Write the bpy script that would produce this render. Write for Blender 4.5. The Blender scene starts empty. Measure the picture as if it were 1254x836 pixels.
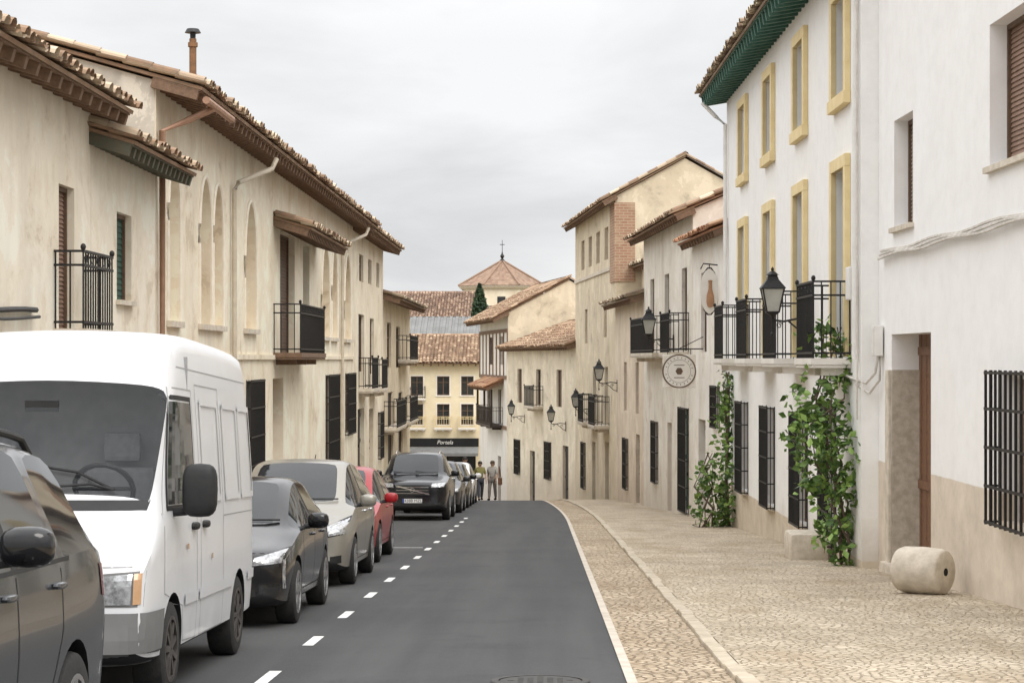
import bpy, bmesh, math, random
from mathutils import Vector, Matrix
from mathutils.bvhtree import BVHTree
R=random.Random(7)
sc=bpy.context.scene; col=sc.collection
F=2400.0; CX=665.0; HY=440.0; EYE=1.7; S=119.0/2400
def gz(y):
    if y<-60: return S*60
    if y<=74: return -S*y
    e=min(y,95)-74; z=-S*min(y,95)-.0022*e*e
    if y>95:
        sl=S+.0044*21; t=min(y-95,20); z-=sl*(t-t*t/40)
    return z
# ------------------------------------------------------------------ helpers
def setp(o,label=None,cat=None,group=None,kind=None):
    if label: o['label']=label
    if cat: o['category']=cat
    if group: o['group']=group
    if kind: o['kind']=kind
    return o
def empty(name,loc,label,cat,group=None):
    o=bpy.data.objects.new(name,None); col.objects.link(o); o.location=loc; o.empty_display_size=.2
    return setp(o,label,cat,group)
def attach(o,p):
    if p is None: return
    o.parent=p
    if p.type=='EMPTY': o.matrix_parent_inverse=Matrix.Translation(-Vector(p.location))
class MB:
    def __init__(s): s.v=[]; s.f=[]; s.a=[]
    def add(s,vs,fs,val=0.5):
        o=len(s.v); s.v+= [tuple(v) for v in vs]; s.f+=[tuple(i+o for i in f) for f in fs]; s.a+=[val]*len(fs)
    def quad(s,a,b,c,d,val=.5): s.add([a,b,c,d],[(0,1,2,3)],val)
    def box(s,x0,x1,y0,y1,z0,z1,M=None,val=.5):
        vs=[Vector((x,y,z)) for z in (z0,z1) for y in (y0,y1) for x in (x0,x1)]
        if M: vs=[M@v for v in vs]
        s.add(vs,[(0,2,3,1),(4,5,7,6),(0,1,5,4),(2,6,7,3),(0,4,6,2),(1,3,7,5)],val)
    def obox(s,c,a,b,d,val=.5):
        c=Vector(c); vs=[c+a*i+b*j+d*k for k in (-1,1) for j in (-1,1) for i in (-1,1)]
        s.add(vs,[(0,2,3,1),(4,5,7,6),(0,1,5,4),(2,6,7,3),(0,4,6,2),(1,3,7,5)],val)
    def fbox(s,fc,u0,u1,d0,d1,z0,z1,val=.5):
        vs=[fc.P(u,d,z) for z in (z0,z1) for d in (d0,d1) for u in (u0,u1)]
        s.add(vs,[(0,2,3,1),(4,5,7,6),(0,1,5,4),(2,6,7,3),(0,4,6,2),(1,3,7,5)],val)
    def tube(s,pts,r,n=6,cap=True,val=.5):
        pts=[Vector(p) for p in pts]; rs=r if isinstance(r,(list,tuple)) else [r]*len(pts)
        vs=[]; fs=[]
        for i,p in enumerate(pts):
            t=(pts[min(i+1,len(pts)-1)]-pts[max(i-1,0)]).normalized()
            a=t.cross(Vector((0,0,1)));
            if a.length<.05: a=t.cross(Vector((0,1,0)))
            a.normalize(); b=t.cross(a)
            for k in range(n):
                q=2*math.pi*k/n; vs.append(p+(a*math.cos(q)+b*math.sin(q))*rs[i])
        for i in range(len(pts)-1):
            for k in range(n):
                k2=(k+1)%n; fs.append((i*n+k,i*n+k2,(i+1)*n+k2,(i+1)*n+k))
        if cap: fs+= [tuple(range(n))[::-1], tuple(range((len(pts)-1)*n,len(pts)*n))]
        s.add(vs,fs,val)
    def lathe(s,prof,n=24,M=None,ax='z',cap=False,val=.5):
        vs=[]; fs=[]
        for r,h in prof:
            for k in range(n):
                q=2*math.pi*k/n
                v=Vector((r*math.cos(q),r*math.sin(q),h)) if ax=='z' else Vector((h,r*math.cos(q),r*math.sin(q)))
                vs.append(M@v if M else v)
        for i in range(len(prof)-1):
            for k in range(n):
                k2=(k+1)%n; fs.append((i*n+k,i*n+k2,(i+1)*n+k2,(i+1)*n+k))
        if cap: fs+= [tuple(range(n))[::-1], tuple(range((len(prof)-1)*n,len(prof)*n))]
        s.add(vs,fs,val)
    def ell(s,c,rx,ry,rz,n=12,m=8,p=1.0):
        vs=[];fs=[]
        def pw(x): return math.copysign(abs(x)**p,x)
        for i in range(m+1):
            t=math.pi*i/m
            for k in range(n):
                q=2*math.pi*k/n
                vs.append((c[0]+rx*pw(math.sin(t))*pw(math.cos(q)),c[1]+ry*pw(math.sin(t))*pw(math.sin(q)),c[2]+rz*pw(math.cos(t))))
        for i in range(m):
            for k in range(n):
                k2=(k+1)%n; fs.append((i*n+k,i*n+k2,(i+1)*n+k2,(i+1)*n+k))
        s.add(vs,fs)
    def build(s,name,mat,parent=None,smooth=False,bevel=0,rec=True,attr=False):
        me=bpy.data.meshes.new(name); me.from_pydata(s.v,[],s.f)
        if attr:
            a=me.attributes.new('rnd','FLOAT','FACE'); a.data.foreach_set('value',s.a)
        if rec:
            bm=bmesh.new(); bm.from_mesh(me); bmesh.ops.recalc_face_normals(bm,faces=bm.faces)
            if bevel:
                es=[e for e in bm.edges if len(e.link_faces)==2 and e.calc_face_angle(0)>.6]
                bmesh.ops.bevel(bm,geom=es,offset=bevel,segments=2,affect='EDGES',profile=.6)
            bm.to_mesh(me); bm.free()
        if smooth:
            me.polygons.foreach_set('use_smooth',[True]*len(me.polygons)); me.set_sharp_from_angle(angle=.7)
        me.materials.append(mat)
        o=bpy.data.objects.new(name,me); col.objects.link(o); attach(o,parent); return o
def copy_tree(o,parent=None):
    c=o.copy(); col.objects.link(c)
    if parent: c.parent=parent
    for ch in list(o.children): copy_tree(ch,c)
    return c
# ------------------------------------------------------------------ materials
def nd(nt,t,inp=None,**pr):
    n=nt.nodes.new(t)
    for k,v in pr.items(): setattr(n,k,v)
    for k,v in (inp or {}).items():
        if isinstance(v,bpy.types.NodeSocket): nt.links.new(v,n.inputs[k])
        else: n.inputs[k].default_value=v
    return n
def c4(c): return (c[0],c[1],c[2],1)
def base(name):
    m=bpy.data.materials.new(name); m.use_nodes=True; nt=m.node_tree
    b=[n for n in nt.nodes if n.type=='BSDF_PRINCIPLED'][0]
    tc=nd(nt,'ShaderNodeTexCoord').outputs['Object']
    return m,nt,b,tc
def ramp(nt,fac,a,b):
    return nd(nt,'ShaderNodeMapRange',{'Value':fac,'From Min':a,'From Max':b}).outputs[0]
def noise(nt,vec,sc_,det=3,rough=.6,dist=0):
    return nd(nt,'ShaderNodeTexNoise',{'Vector':vec,'Scale':sc_,'Detail':det,'Roughness':rough,'Distortion':dist}).outputs[0]
def mul(nt,a,b): return nd(nt,'ShaderNodeMath',{0:a,1:b},operation='MULTIPLY').outputs[0]
def mix(nt,f,a,b,bt='MIX'):
    return nd(nt,'ShaderNodeMixRGB',{'Fac':f,'Color1':a,'Color2':b},blend_type=bt).outputs[0]
def bump(nt,b,h,st,dist=.01):
    n=nd(nt,'ShaderNodeBump',{'Strength':st,'Distance':dist,'Height':h}); nt.links.new(n.outputs[0],b.inputs['Normal'])
def simple(name,c1,c2=None,scale=6,rough=.6,metal=0,bmp=0,bscale=60,attr=None,coat=0,spec=.5,lo=.35,hi=.65,alpha=1):
    m,nt,b,tc=base(name)
    b.inputs['Roughness'].default_value=rough; b.inputs['Metallic'].default_value=metal
    b.inputs['Coat Weight'].default_value=coat; b.inputs['Coat Roughness'].default_value=.04
    b.inputs['Specular IOR Level'].default_value=spec; b.inputs['Alpha'].default_value=alpha
    if c2 is None: c2=tuple(x*.82 for x in c1)
    f=ramp(nt,noise(nt,tc,scale),lo,hi)
    cc=mix(nt,f,c4(c1),c4(c2))
    if attr:
        at=nd(nt,'ShaderNodeAttribute',attribute_name='rnd').outputs['Fac']
        cc=mix(nt,ramp(nt,at,.30,.95),cc,c4(attr))
        cc=mix(nt,.6,cc,nd(nt,'ShaderNodeHueSaturation',{'Color':cc,'Value':nd(nt,'ShaderNodeMath',{0:at,1:.5},operation='ADD').outputs[0]}).outputs[0])
    nt.links.new(cc,b.inputs['Base Color'])
    if bmp: bump(nt,b,noise(nt,tc,bscale,2),bmp)
    return m
def plaster(name,c1,c2,dirt,amt=.5,band=None,bcol=None,low=.9,lowc=None,bmp=.22,patch=None,pamt=.75,eave=None):
    m,nt,b,tc=base(name); b.inputs['Roughness'].default_value=.92; b.inputs['Specular IOR Level'].default_value=.2
    c=mix(nt,ramp(nt,noise(nt,tc,.55,5,.65,.4),.36,.66),c4(c1),c4(c2))
    c=mix(nt,mul(nt,ramp(nt,noise(nt,tc,3.2,4,.7),.42,.75),.45),c,c4(tuple(x*.86 for x in c2)))
    if patch:
        n_=noise(nt,tc,.9,6,.70,.4)
        c=mix(nt,mul(nt,ramp(nt,n_,.53,.61),pamt),c,c4(patch))
        c=mix(nt,mul(nt,ramp(nt,n_,.615,.63),pamt*.8),c,c4(tuple(x*.78 for x in patch)))
        c=mix(nt,mul(nt,ramp(nt,n_,.45,.42),pamt),c,c4(tuple(min(.88,x*1.08+.03) for x in c1)))
    mp=nd(nt,'ShaderNodeMapping',{'Vector':tc,'Scale':(.8,.8,.15)}).outputs[0]
    c=mix(nt,mul(nt,ramp(nt,noise(nt,mp,1.2,4,.6),.52,.76),amt),c,c4(dirt))
    sp=nd(nt,'ShaderNodeSeparateXYZ',{'Vector':tc})
    n1=noise(nt,tc,1.7,4,.7)
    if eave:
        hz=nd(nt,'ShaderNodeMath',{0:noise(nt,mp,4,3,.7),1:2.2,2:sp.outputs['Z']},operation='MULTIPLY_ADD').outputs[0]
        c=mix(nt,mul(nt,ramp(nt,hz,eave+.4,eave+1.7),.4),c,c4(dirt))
    h=nd(nt,'ShaderNodeMath',{0:sp.outputs['Y'],1:S,2:sp.outputs['Z']},operation='MULTIPLY_ADD').outputs[0]
    hn=nd(nt,'ShaderNodeMath',{0:n1,1:-1.6,2:h},operation='MULTIPLY_ADD').outputs[0]
    lowf=nd(nt,'ShaderNodeMapRange',{'Value':hn,'From Min':-.9,'From Max':low,'To Min':.7,'To Max':0}).outputs[0]
    c=mix(nt,lowf,c,c4(lowc or dirt))
    if band is not None:
        zz=nd(nt,'ShaderNodeMath',{0:n1,1:.05,2:sp.outputs['Z']},operation='MULTIPLY_ADD').outputs[0]
        bf=nd(nt,'ShaderNodeMapRange',{'Value':zz,'From Min':band+.015,'From Max':band+.03,'To Min':1,'To Max':0}).outputs[0]
        bc=mix(nt,ramp(nt,noise(nt,tc,2.2,4,.7),.35,.7),c4(bcol),c4(tuple(x*.78 for x in bcol)))
        c=mix(nt,bf,c,bc)
    nt.links.new(c,b.inputs['Base Color'])
    bump(nt,b,noise(nt,tc,7,5,.7),bmp,.03)
    return m
def cobble(name,c1,c2,gap,scale,bmp=.8,g=.13,gam=1):
    m,nt,b,tc=base(name); b.inputs['Roughness'].default_value=.8
    wv=nd(nt,'ShaderNodeVectorMath',{0:tc,1:nd(nt,'ShaderNodeVectorMath',{0:nd(nt,'ShaderNodeTexNoise',{'Vector':tc,'Scale':2.0}).outputs['Color'],'Scale':.16},operation='SCALE').outputs[0]},operation='ADD').outputs[0]
    v=nd(nt,'ShaderNodeTexVoronoi',{'Vector':wv,'Scale':scale},feature='DISTANCE_TO_EDGE').outputs['Distance']
    vc=nd(nt,'ShaderNodeTexVoronoi',{'Vector':wv,'Scale':scale}).outputs['Color']
    r=nd(nt,'ShaderNodeSeparateColor',{'Color':vc}).outputs[0]
    c=mix(nt,r,c4(c1),c4(c2))
    c=mix(nt,mul(nt,ramp(nt,noise(nt,tc,.6,5,.7),.40,.7),.8),c,c4(tuple(x*.74 for x in c1)))
    c=mix(nt,mul(nt,ramp(nt,noise(nt,tc,1.3,5,.6),.5,.64),.5),c,c4(tuple(min(.8,x*1.15) for x in c2)))
    sp_=nd(nt,'ShaderNodeMapping',{'Vector':tc,'Scale':(.5,.14,1),'Rotation':(0,0,.35)}).outputs[0]
    c=mix(nt,mul(nt,ramp(nt,noise(nt,sp_,2.5,4,.6),.50,.68),.55),c,c4((c1[0]*.72,c1[1]*.64,c1[2]*.54)))
    e=ramp(nt,v,.01,g)
    c=mix(nt,mul(nt,nd(nt,'ShaderNodeMath',{0:1.0,1:e},operation='SUBTRACT').outputs[0],gam),c,c4(gap))
    nt.links.new(c,b.inputs['Base Color'])
    bump(nt,b,e,bmp,.025)
    return m
def brickm(name,c1,c2,mortar):
    m,nt,b,tc=base(name); b.inputs['Roughness'].default_value=.9
    sp=nd(nt,'ShaderNodeSeparateXYZ',{'Vector':tc})
    xx=nd(nt,'ShaderNodeMath',{0:sp.outputs['X'],1:sp.outputs['Y']},operation='ADD').outputs[0]
    cv=nd(nt,'ShaderNodeCombineXYZ',{'X':xx,'Y':sp.outputs['Z']}).outputs[0]
    br=nd(nt,'ShaderNodeTexBrick',{'Vector':cv,'Color1':c4(c1),'Color2':c4(c2),'Mortar':c4(mortar),'Scale':1.0,'Brick Width':.34,'Row Height':.11,'Mortar Size':.012})
    c=mix(nt,mul(nt,ramp(nt,noise(nt,tc,1.4,5,.7),.48,.62),.5),br.outputs['Color'],(.48,.37,.25,1))
    nt.links.new(c,b.inputs['Base Color']); return m
def carpaint(name,c,rough=.3,metal=0.0,coat=.45,dirt=.05):
    m,nt,b,tc=base(name)
    d=ramp(nt,noise(nt,tc,2.2,5,.6),.4,.8)
    sp=nd(nt,'ShaderNodeSeparateXYZ',{'Vector':tc})
    lo=nd(nt,'ShaderNodeMapRange',{'Value':sp.outputs['Z'],'From Min':.25,'From Max':.65,'To Min':.35,'To Max':.0}).outputs[0]
    cc=mix(nt,mul(nt,d,dirt),c4(c),(.35,.31,.26,1))
    cc=mix(nt,mul(nt,lo,d),cc,(.24,.21,.17,1))
    nt.links.new(cc,b.inputs['Base Color'])
    b.inputs['Roughness'].default_value=rough; b.inputs['Metallic'].default_value=metal; b.inputs['Specular IOR Level'].default_value=.35
    b.inputs['Coat Weight'].default_value=coat; b.inputs['Coat Roughness'].default_value=.05
    return m
M={}
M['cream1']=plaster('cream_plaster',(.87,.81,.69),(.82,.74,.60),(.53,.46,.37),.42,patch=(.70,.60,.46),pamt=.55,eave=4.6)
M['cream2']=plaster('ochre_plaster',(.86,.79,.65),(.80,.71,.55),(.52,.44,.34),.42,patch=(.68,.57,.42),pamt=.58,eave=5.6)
M['gable']=plaster('grey_weathered_plaster',(.64,.59,.50),(.50,.46,.39),(.26,.245,.215),.85,patch=(.38,.345,.29))
M['cream3']=plaster('pale_ochre_plaster',(.82,.74,.60),(.75,.66,.51),(.48,.41,.31),.4,patch=(.63,.53,.39),pamt=.5)
M['white']=plaster('white_limewash',(.885,.88,.87),(.86,.85,.835),(.70,.66,.60),.10,band=.2,bcol=(.72,.63,.52),low=.1,lowc=(.56,.49,.40),bmp=.10)
M['white2']=plaster('white_limewash_stone_base',(.885,.88,.865),(.86,.85,.82),(.68,.63,.56),.15,band=-1.3,bcol=(.66,.57,.45),low=.1,lowc=(.52,.45,.36),bmp=.10)
M['white3']=plaster('offwhite_plaster',(.85,.81,.75),(.79,.74,.66),(.54,.48,.40),.35,patch=(.70,.63,.52),pamt=.4)
M['white3b']=plaster('greyish_white_plaster',(.80,.75,.67),(.73,.68,.59),(.50,.44,.37),.45,patch=(.62,.55,.46),pamt=.5)
M['white4']=plaster('white_plaster_plain',(.80,.77,.72),(.73,.69,.62),(.52,.46,.39),.4)
M['beige']=plaster('beige_plaster',(.71,.62,.47),(.63,.54,.40),(.40,.35,.27),.45,patch=(.52,.44,.33),pamt=.6)
M['beige2']=plaster('tan_plaster',(.78,.70,.56),(.70,.61,.47),(.44,.38,.30),.42,patch=(.59,.51,.39),pamt=.55)
M['beige3']=plaster('pinkish_tan_plaster',(.75,.65,.52),(.67,.57,.44),(.43,.36,.29),.45,patch=(.57,.48,.37),pamt=.55)
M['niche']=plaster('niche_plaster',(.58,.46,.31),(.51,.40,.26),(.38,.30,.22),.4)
M['yellowb']=plaster('yellow_plaster',(.78,.69,.50),(.72,.62,.43),(.5,.42,.3),.4)
M['tile']=simple('clay_roof_tile',(.36,.22,.135),(.27,.19,.13),9,.9,0,.5,50,attr=(.50,.42,.31))
M['tile2']=simple('weathered_roof_tile',(.30,.20,.13),(.22,.17,.12),7,.9,0,.5,50,attr=(.46,.40,.29))
M['tile3']=simple('orange_roof_tile',(.46,.22,.115),(.36,.18,.10),9,.85,0,.4,50,attr=(.48,.32,.2))
M['tilef']=simple('brown_orange_roof_tile',(.34,.215,.14),(.27,.18,.12),1.2,.95,0,0,50,attr=(.38,.28,.19),spec=.2)
M['tile4']=simple('red_brown_roof_tile',(.27,.17,.12),(.22,.15,.11),.8,.95,0,0,20,attr=(.31,.22,.16),spec=.2)
M['wood']=simple('brown_eave_wood',(.22,.135,.085),(.15,.095,.06),12,.8,0,.4,40)
M['green']=simple('green_painted_eave',(.032,.105,.08),(.065,.15,.11),5,.7,0,.4,40)
M['green2']=simple('dull_green_eave',(.085,.095,.065),(.11,.09,.06),9,.7,0,.3,40)
M['dgreen']=simple('dark_green_shutter',(.03,.09,.065),(.02,.065,.05),8,.6)
M['door']=simple('brown_door_wood',(.21,.105,.055),(.14,.07,.04),14,.55,0,.3,50)
M['darkdoor']=simple('dark_door_wood',(.045,.035,.03),(.025,.022,.02),10,.6)
M['blind']=simple('brown_roller_blind',(.28,.18,.13),(.22,.135,.095),6,.7)
M['blindg']=simple('grey_roller_blind',(.42,.36,.30),(.34,.28,.23),6,.7)
M['iron']=simple('black_wrought_iron',(.012,.012,.013),(.022,.02,.02),20,.5,.3)
M['yellow']=simple('ochre_window_surround',(.80,.66,.38),(.72,.57,.30),3,.85,0,.2,40)
M['glassw']=simple('window_glass',(.022,.025,.028),(.045,.045,.042),1.5,.08,0,0,1,spec=.28)
M['frame']=simple('window_frame_wood',(.14,.085,.05),(.10,.06,.04),15,.6)
M['wframe']=simple('white_window_frame',(.75,.74,.7),(.66,.64,.6),9,.5)
M['stone']=simple('pale_limestone',(.68,.61,.51),(.52,.46,.37),6,.9,0,.6,30)
M['stone2']=simple('granite_jamb',(.54,.48,.40),(.40,.35,.28),9,.9,0,.6,40)
M['mould']=simple('pale_arch_moulding',(.86,.80,.69),(.78,.71,.58),5,.9)
M['brick']=brickm('old_brick',(.38,.215,.135),(.32,.175,.11),(.46,.37,.27))
M['pipe']=simple('grey_zinc_pipe',(.46,.43,.39),(.38,.35,.31),5,.5,.3)
M['wpipe']=simple('white_plastic_pipe',(.82,.81,.78),(.74,.72,.69),4,.5)
M['cpipe']=simple('cream_painted_pipe',(.60,.53,.42),(.50,.43,.34),4,.6)
M['copper']=simple('rusty_gutter',(.42,.25,.17),(.34,.20,.13),6,.6,.1)
M['terra']=simple('terracotta_flue',(.44,.24,.13),(.33,.18,.10),5,.8)
M['rust']=simple('rusty_brown_flue',(.26,.14,.075),(.17,.10,.06),7,.9,spec=.2)
M['cable']=simple('black_cable',(.03,.03,.03),(.05,.05,.05),5,.6)
M['wcable']=simple('white_painted_cable',(.70,.67,.62),(.52,.48,.43),5,.8)
M['metalroof']=simple('grey_metal_roof',(.22,.22,.215),(.17,.17,.165),.8,.8,0,spec=.25)
M['lglass']=simple('lantern_glass',(.50,.49,.44),(.40,.39,.35),4,.15,spec=.6)
M['leaf']=simple('vine_leaf',(.085,.17,.03),(.055,.12,.022),3,.55,attr=(.21,.32,.075))
M['leafd']=simple('cypress_leaf',(.025,.055,.025),(.018,.04,.018),3,.7,attr=(.05,.085,.035))
M['bark']=simple('vine_bark',(.18,.13,.09),(.10,.075,.055),12,.9,0,.6,40)
# car materials
M['glass']=simple('car_glass',(.016,.020,.023),(.022,.026,.028),1,.04,spec=.42)
M['vglass']=simple('van_windscreen_glass',(.03,.036,.04),(.036,.042,.046),1,.03,spec=.6,alpha=.30)
M['cabin']=simple('grey_cab_plastic',(.34,.34,.345),(.28,.28,.285),8,.8,spec=.2)
M['seat']=simple('grey_seat_cloth',(.22,.225,.24),(.17,.175,.185),20,.9,spec=.2)
M['trim']=simple('black_car_plastic',(.018,.018,.019),(.025,.025,.025),8,.55,spec=.3)
M['gtrim']=simple('grey_car_plastic',(.20,.20,.197),(.17,.17,.167),3,.8,spec=.15)
M['gap']=simple('panel_shadow_gap',(.36,.36,.36),(.30,.30,.30),8,.7,spec=.2)
M['tyre']=simple('tyre_rubber',(.018,.018,.018),(.03,.028,.026),20,.85,0,.3,80)
M['rim']=simple('alloy_rim',(.45,.45,.46),(.38,.38,.39),6,.35,.8)
M['drim']=simple('dusty_steel_rim',(.10,.09,.085),(.06,.055,.05),8,.6,.4)
M['lens']=simple('headlight_lens',(.52,.53,.54),(.20,.205,.21),22,.08,.3,coat=1)
M['chrome']=simple('chrome',(.7,.7,.7),(.6,.6,.6),3,.15,1)
M['red']=simple('tail_light_red',(.35,.015,.015),(.25,.01,.01),9,.15,coat=1)
M['amber']=simple('amber_indicator',(.55,.33,.18),(.46,.26,.13),9,.25,coat=.5)
M['plate']=simple('white_plate',(.78,.78,.77),(.74,.74,.73),2,.4)
M['ink']=simple('black_ink',(.010,.010,.011),(.013,.013,.014),2,.6,spec=.25)
M['blue']=simple('plate_blue',(.02,.06,.3),(.02,.05,.25),2,.4)
# ------------------------------------------------------------------ evaluation helpers
def eval_mesh(ob):
    bpy.context.view_layer.update(); dg=bpy.context.evaluated_depsgraph_get()
    return bpy.data.meshes.new_from_object(ob.evaluated_get(dg))
def text(body,size,Mx,mat,name,parent,extr=.003,shear=0):
    cu=bpy.data.curves.new(name,'FONT'); cu.body=body; cu.size=size; cu.align_x='CENTER'; cu.align_y='CENTER'; cu.extrude=extr; cu.shear=shear
    t=bpy.data.objects.new(name+'_tmp',cu); col.objects.link(t); me=eval_mesh(t); bpy.data.objects.remove(t)
    me.transform(Mx); me.materials.clear(); me.materials.append(mat)
    o=bpy.data.objects.new(name,me); col.objects.link(o); attach(o,parent); return o
# ------------------------------------------------------------------ cars
CARM=['body','windshield','side_window','rear_window','lower_trim']
def shell(st,tag,wheels,wr,w,paint,trim,wsg=None):
    n=len(st); V=[]; Fc=[]; MI=[]
    for (y,zb,ws,wm,zm,wb,zl,wt,zr,cr) in st:
        dz=min(.05,max(.012,(zr-zl)*.3))
        h=[(0,zb),(ws*.88,zb),(ws,zb+.07),(wm,zm),(wb,zl),(wt,zr-dz),(wt*.84,zr),(0,zr+cr)]
        ring=h+[(-x,z) for x,z in h[6:0:-1]]
        V+=[(x,y,z) for x,z in ring]
    for i in range(n-1):
        for j in range(14):
            j2=(j+1)%14; k=j if j<7 else 13-j
            Fc.append((i*14+j,i*14+j2,(i+1)*14+j2,(i+1)*14+j)); MI.append(tag(i,k))
    for i,rev in ((0,False),(n-1,True)):
        o=i*14
        for k in range(7):
            l=lambda q: o+(14-q)%14
            f=[o+k,o+k+1]
            if k+1<7: f.append(l(k+1))
            if k>0: f.append(l(k))
            Fc.append(tuple(f)); MI.append(4 if k<1 else 0)
    me=bpy.data.meshes.new('shell'); me.from_pydata(V,[],Fc)
    mats=[paint,wsg or M['glass'],M['glass'],M['glass'],trim]
    for m in mats: me.materials.append(m)
    me.polygons.foreach_set('material_index',MI)
    bm=bmesh.new(); bm.from_mesh(me); bmesh.ops.recalc_face_normals(bm,faces=bm.faces)
    cl=bm.edges.layers.float.get('crease_edge') or bm.edges.layers.float.new('crease_edge')
    for e in bm.edges:
        if len(e.link_faces)==2 and e.link_faces[0].material_index!=e.link_faces[1].material_index: e[cl]=.55
        a,b=e.verts[0].index,e.verts[1].index
        if abs(a-b)==14:
            if a%14 in (4,10): e[cl]=max(e[cl],.5)
            if a%14 in (3,11): e[cl]=max(e[cl],.25)
            if a%14 in (5,6,8,9): e[cl]=max(e[cl],.3)
    bm.to_mesh(me); bm.free()
    ob=bpy.data.objects.new('tmp',me); col.objects.link(ob)
    ss=ob.modifiers.new('s','SUBSURF'); ss.levels=2; ss.render_levels=2
    cm=MB()
    for y in wheels:
        for sx in (-1,1):
            x0,x1=sorted((sx*(w-.30),sx*(w+.3)))
            cm.lathe([(wr*1.15,x0),(wr*1.15,x1)],28,Matrix.Translation((0,y,wr*1.02)),'x',cap=True)
    co=cm.build('cut',paint)
    co.data.materials.clear()
    for m in mats: co.data.materials.append(m)
    co.data.polygons.foreach_set('material_index',[4]*len(co.data.polygons))
    bo=ob.modifiers.new('b','BOOLEAN'); bo.operation='DIFFERENCE'; bo.object=co; bo.solver='EXACT'
    res=eval_mesh(ob); bpy.data.objects.remove(ob); bpy.data.objects.remove(co)
    return res,mats
def split(me,mats,root):
    vs=[v.co.copy() for v in me.vertices]
    polys=[(tuple(p.vertices),p.material_index) for p in me.polygons]
    for mi in range(5):
        ps=[p for p,m in polys if m==mi]
        if not ps: continue
        groups=[ps]
        if mi in (1,2,3):
            par={}
            def find(a):
                while par.setdefault(a,a)!=a:
                    par[a]=par[par[a]]; a=par[a]
                return a
            for p in ps:
                for q in p[1:]: par[find(p[0])]=find(q)
            g={}
            for p in ps: g.setdefault(find(p[0]),[]).append(p)
            groups=list(g.values())
        for ps in groups:
            idx={}; nv=[]; nf=[]
            for p in ps:
                f=[]
                for q in p:
                    if q not in idx: idx[q]=len(nv); nv.append(vs[q])
                    f.append(idx[q])
                nf.append(f)
            m2=bpy.data.meshes.new(CARM[mi]); m2.from_pydata(nv,[],nf)
            m2.polygons.foreach_set('use_smooth',[True]*len(m2.polygons)); m2.set_sharp_from_angle(angle=.6)
            m2.materials.append(mats[mi]); o=bpy.data.objects.new(CARM[mi],m2); col.objects.link(o); attach(o,root)
    return BVHTree.FromPolygons(vs,[p for p,m in polys])
def patch(mb,bvh,c,ax,n=8,m=4,off=.004,sg=1):
    g=[]
    for j in range(m+1):
        for i in range(n+1):
            s,t=i/n,j/m
            a=[(c[0][k]*(1-s)+c[1][k]*s)*(1-t)+(c[3][k]*(1-s)+c[2][k]*s)*t for k in (0,1)]
            if ax=='f': o=Vector((a[0],-3,a[1])); d=Vector((0,1,0))
            elif ax=='r': o=Vector((a[0],12,a[1])); d=Vector((0,-1,0))
            else: o=Vector((sg*3,a[0],a[1])); d=Vector((-sg,0,0))
            h=bvh.ray_cast(o,d)
            g.append(h[0]-d*off if h[0] is not None and abs((h[0]-o).length)<(3.95 if ax=='f' else 12) else None)
    for j in range(m):
        for i in range(n):
            q=[g[j*(n+1)+i],g[j*(n+1)+i+1],g[(j+1)*(n+1)+i+1],g[(j+1)*(n+1)+i]]
            if all(x is not None for x in q): mb.quad(*q)
def pobj(root,bvh,c,ax,name,mat,n=8,m=4,off=.004,sg=1):
    b=MB(); patch(b,bvh,c,ax,n,m,off,sg)
    return b.build(name,mat,root,True) if b.f else None
def seam(mb,bvh,pts,ax='s',w=.007,sg=1,off=.002):
    for p,q in zip(pts,pts[1:]):
        dx,dz=q[0]-p[0],q[1]-p[1]; L=math.hypot(dx,dz); nx,nz=-dz/L*w/2,dx/L*w/2
        ex,ez=dx/L*w/2,dz/L*w/2
        patch(mb,bvh,[(p[0]-nx-ex,p[1]-nz-ez),(q[0]-nx+ex,q[1]-nz+ez),(q[0]+nx+ex,q[1]+nz+ez),(p[0]+nx-ex,p[1]+nz-ez)],ax,max(2,int(L/.08)),1,off,sg)
def sobj(root,bvh,pts,name,mat,ax='s',w=.009,sg=1,off=.002):
    b=MB(); seam(b,bvh,pts,ax,w,sg,off)
    if b.f: b.build(name,mat,root)
def top(bvh,x,y):
    h=bvh.ray_cast(Vector((x,y,5)),Vector((0,0,-1))); return h[0].z if h[0] is not None else 1.0
def wiper(root,bvh,lines,mat):
    wp=MB()
    for pts in lines:
        P=[]
        for x,z in pts:
            h=bvh.ray_cast(Vector((x,-3,z)),Vector((0,1,0)))
            if h[0] is not None: P.append(h[0]+Vector((0,-.028,.01)))
        if len(P)>1: wp.tube(P,.011,6)
        if wp.f: wp.build('windscreen_wiper',mat,root); wp=MB()
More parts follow.
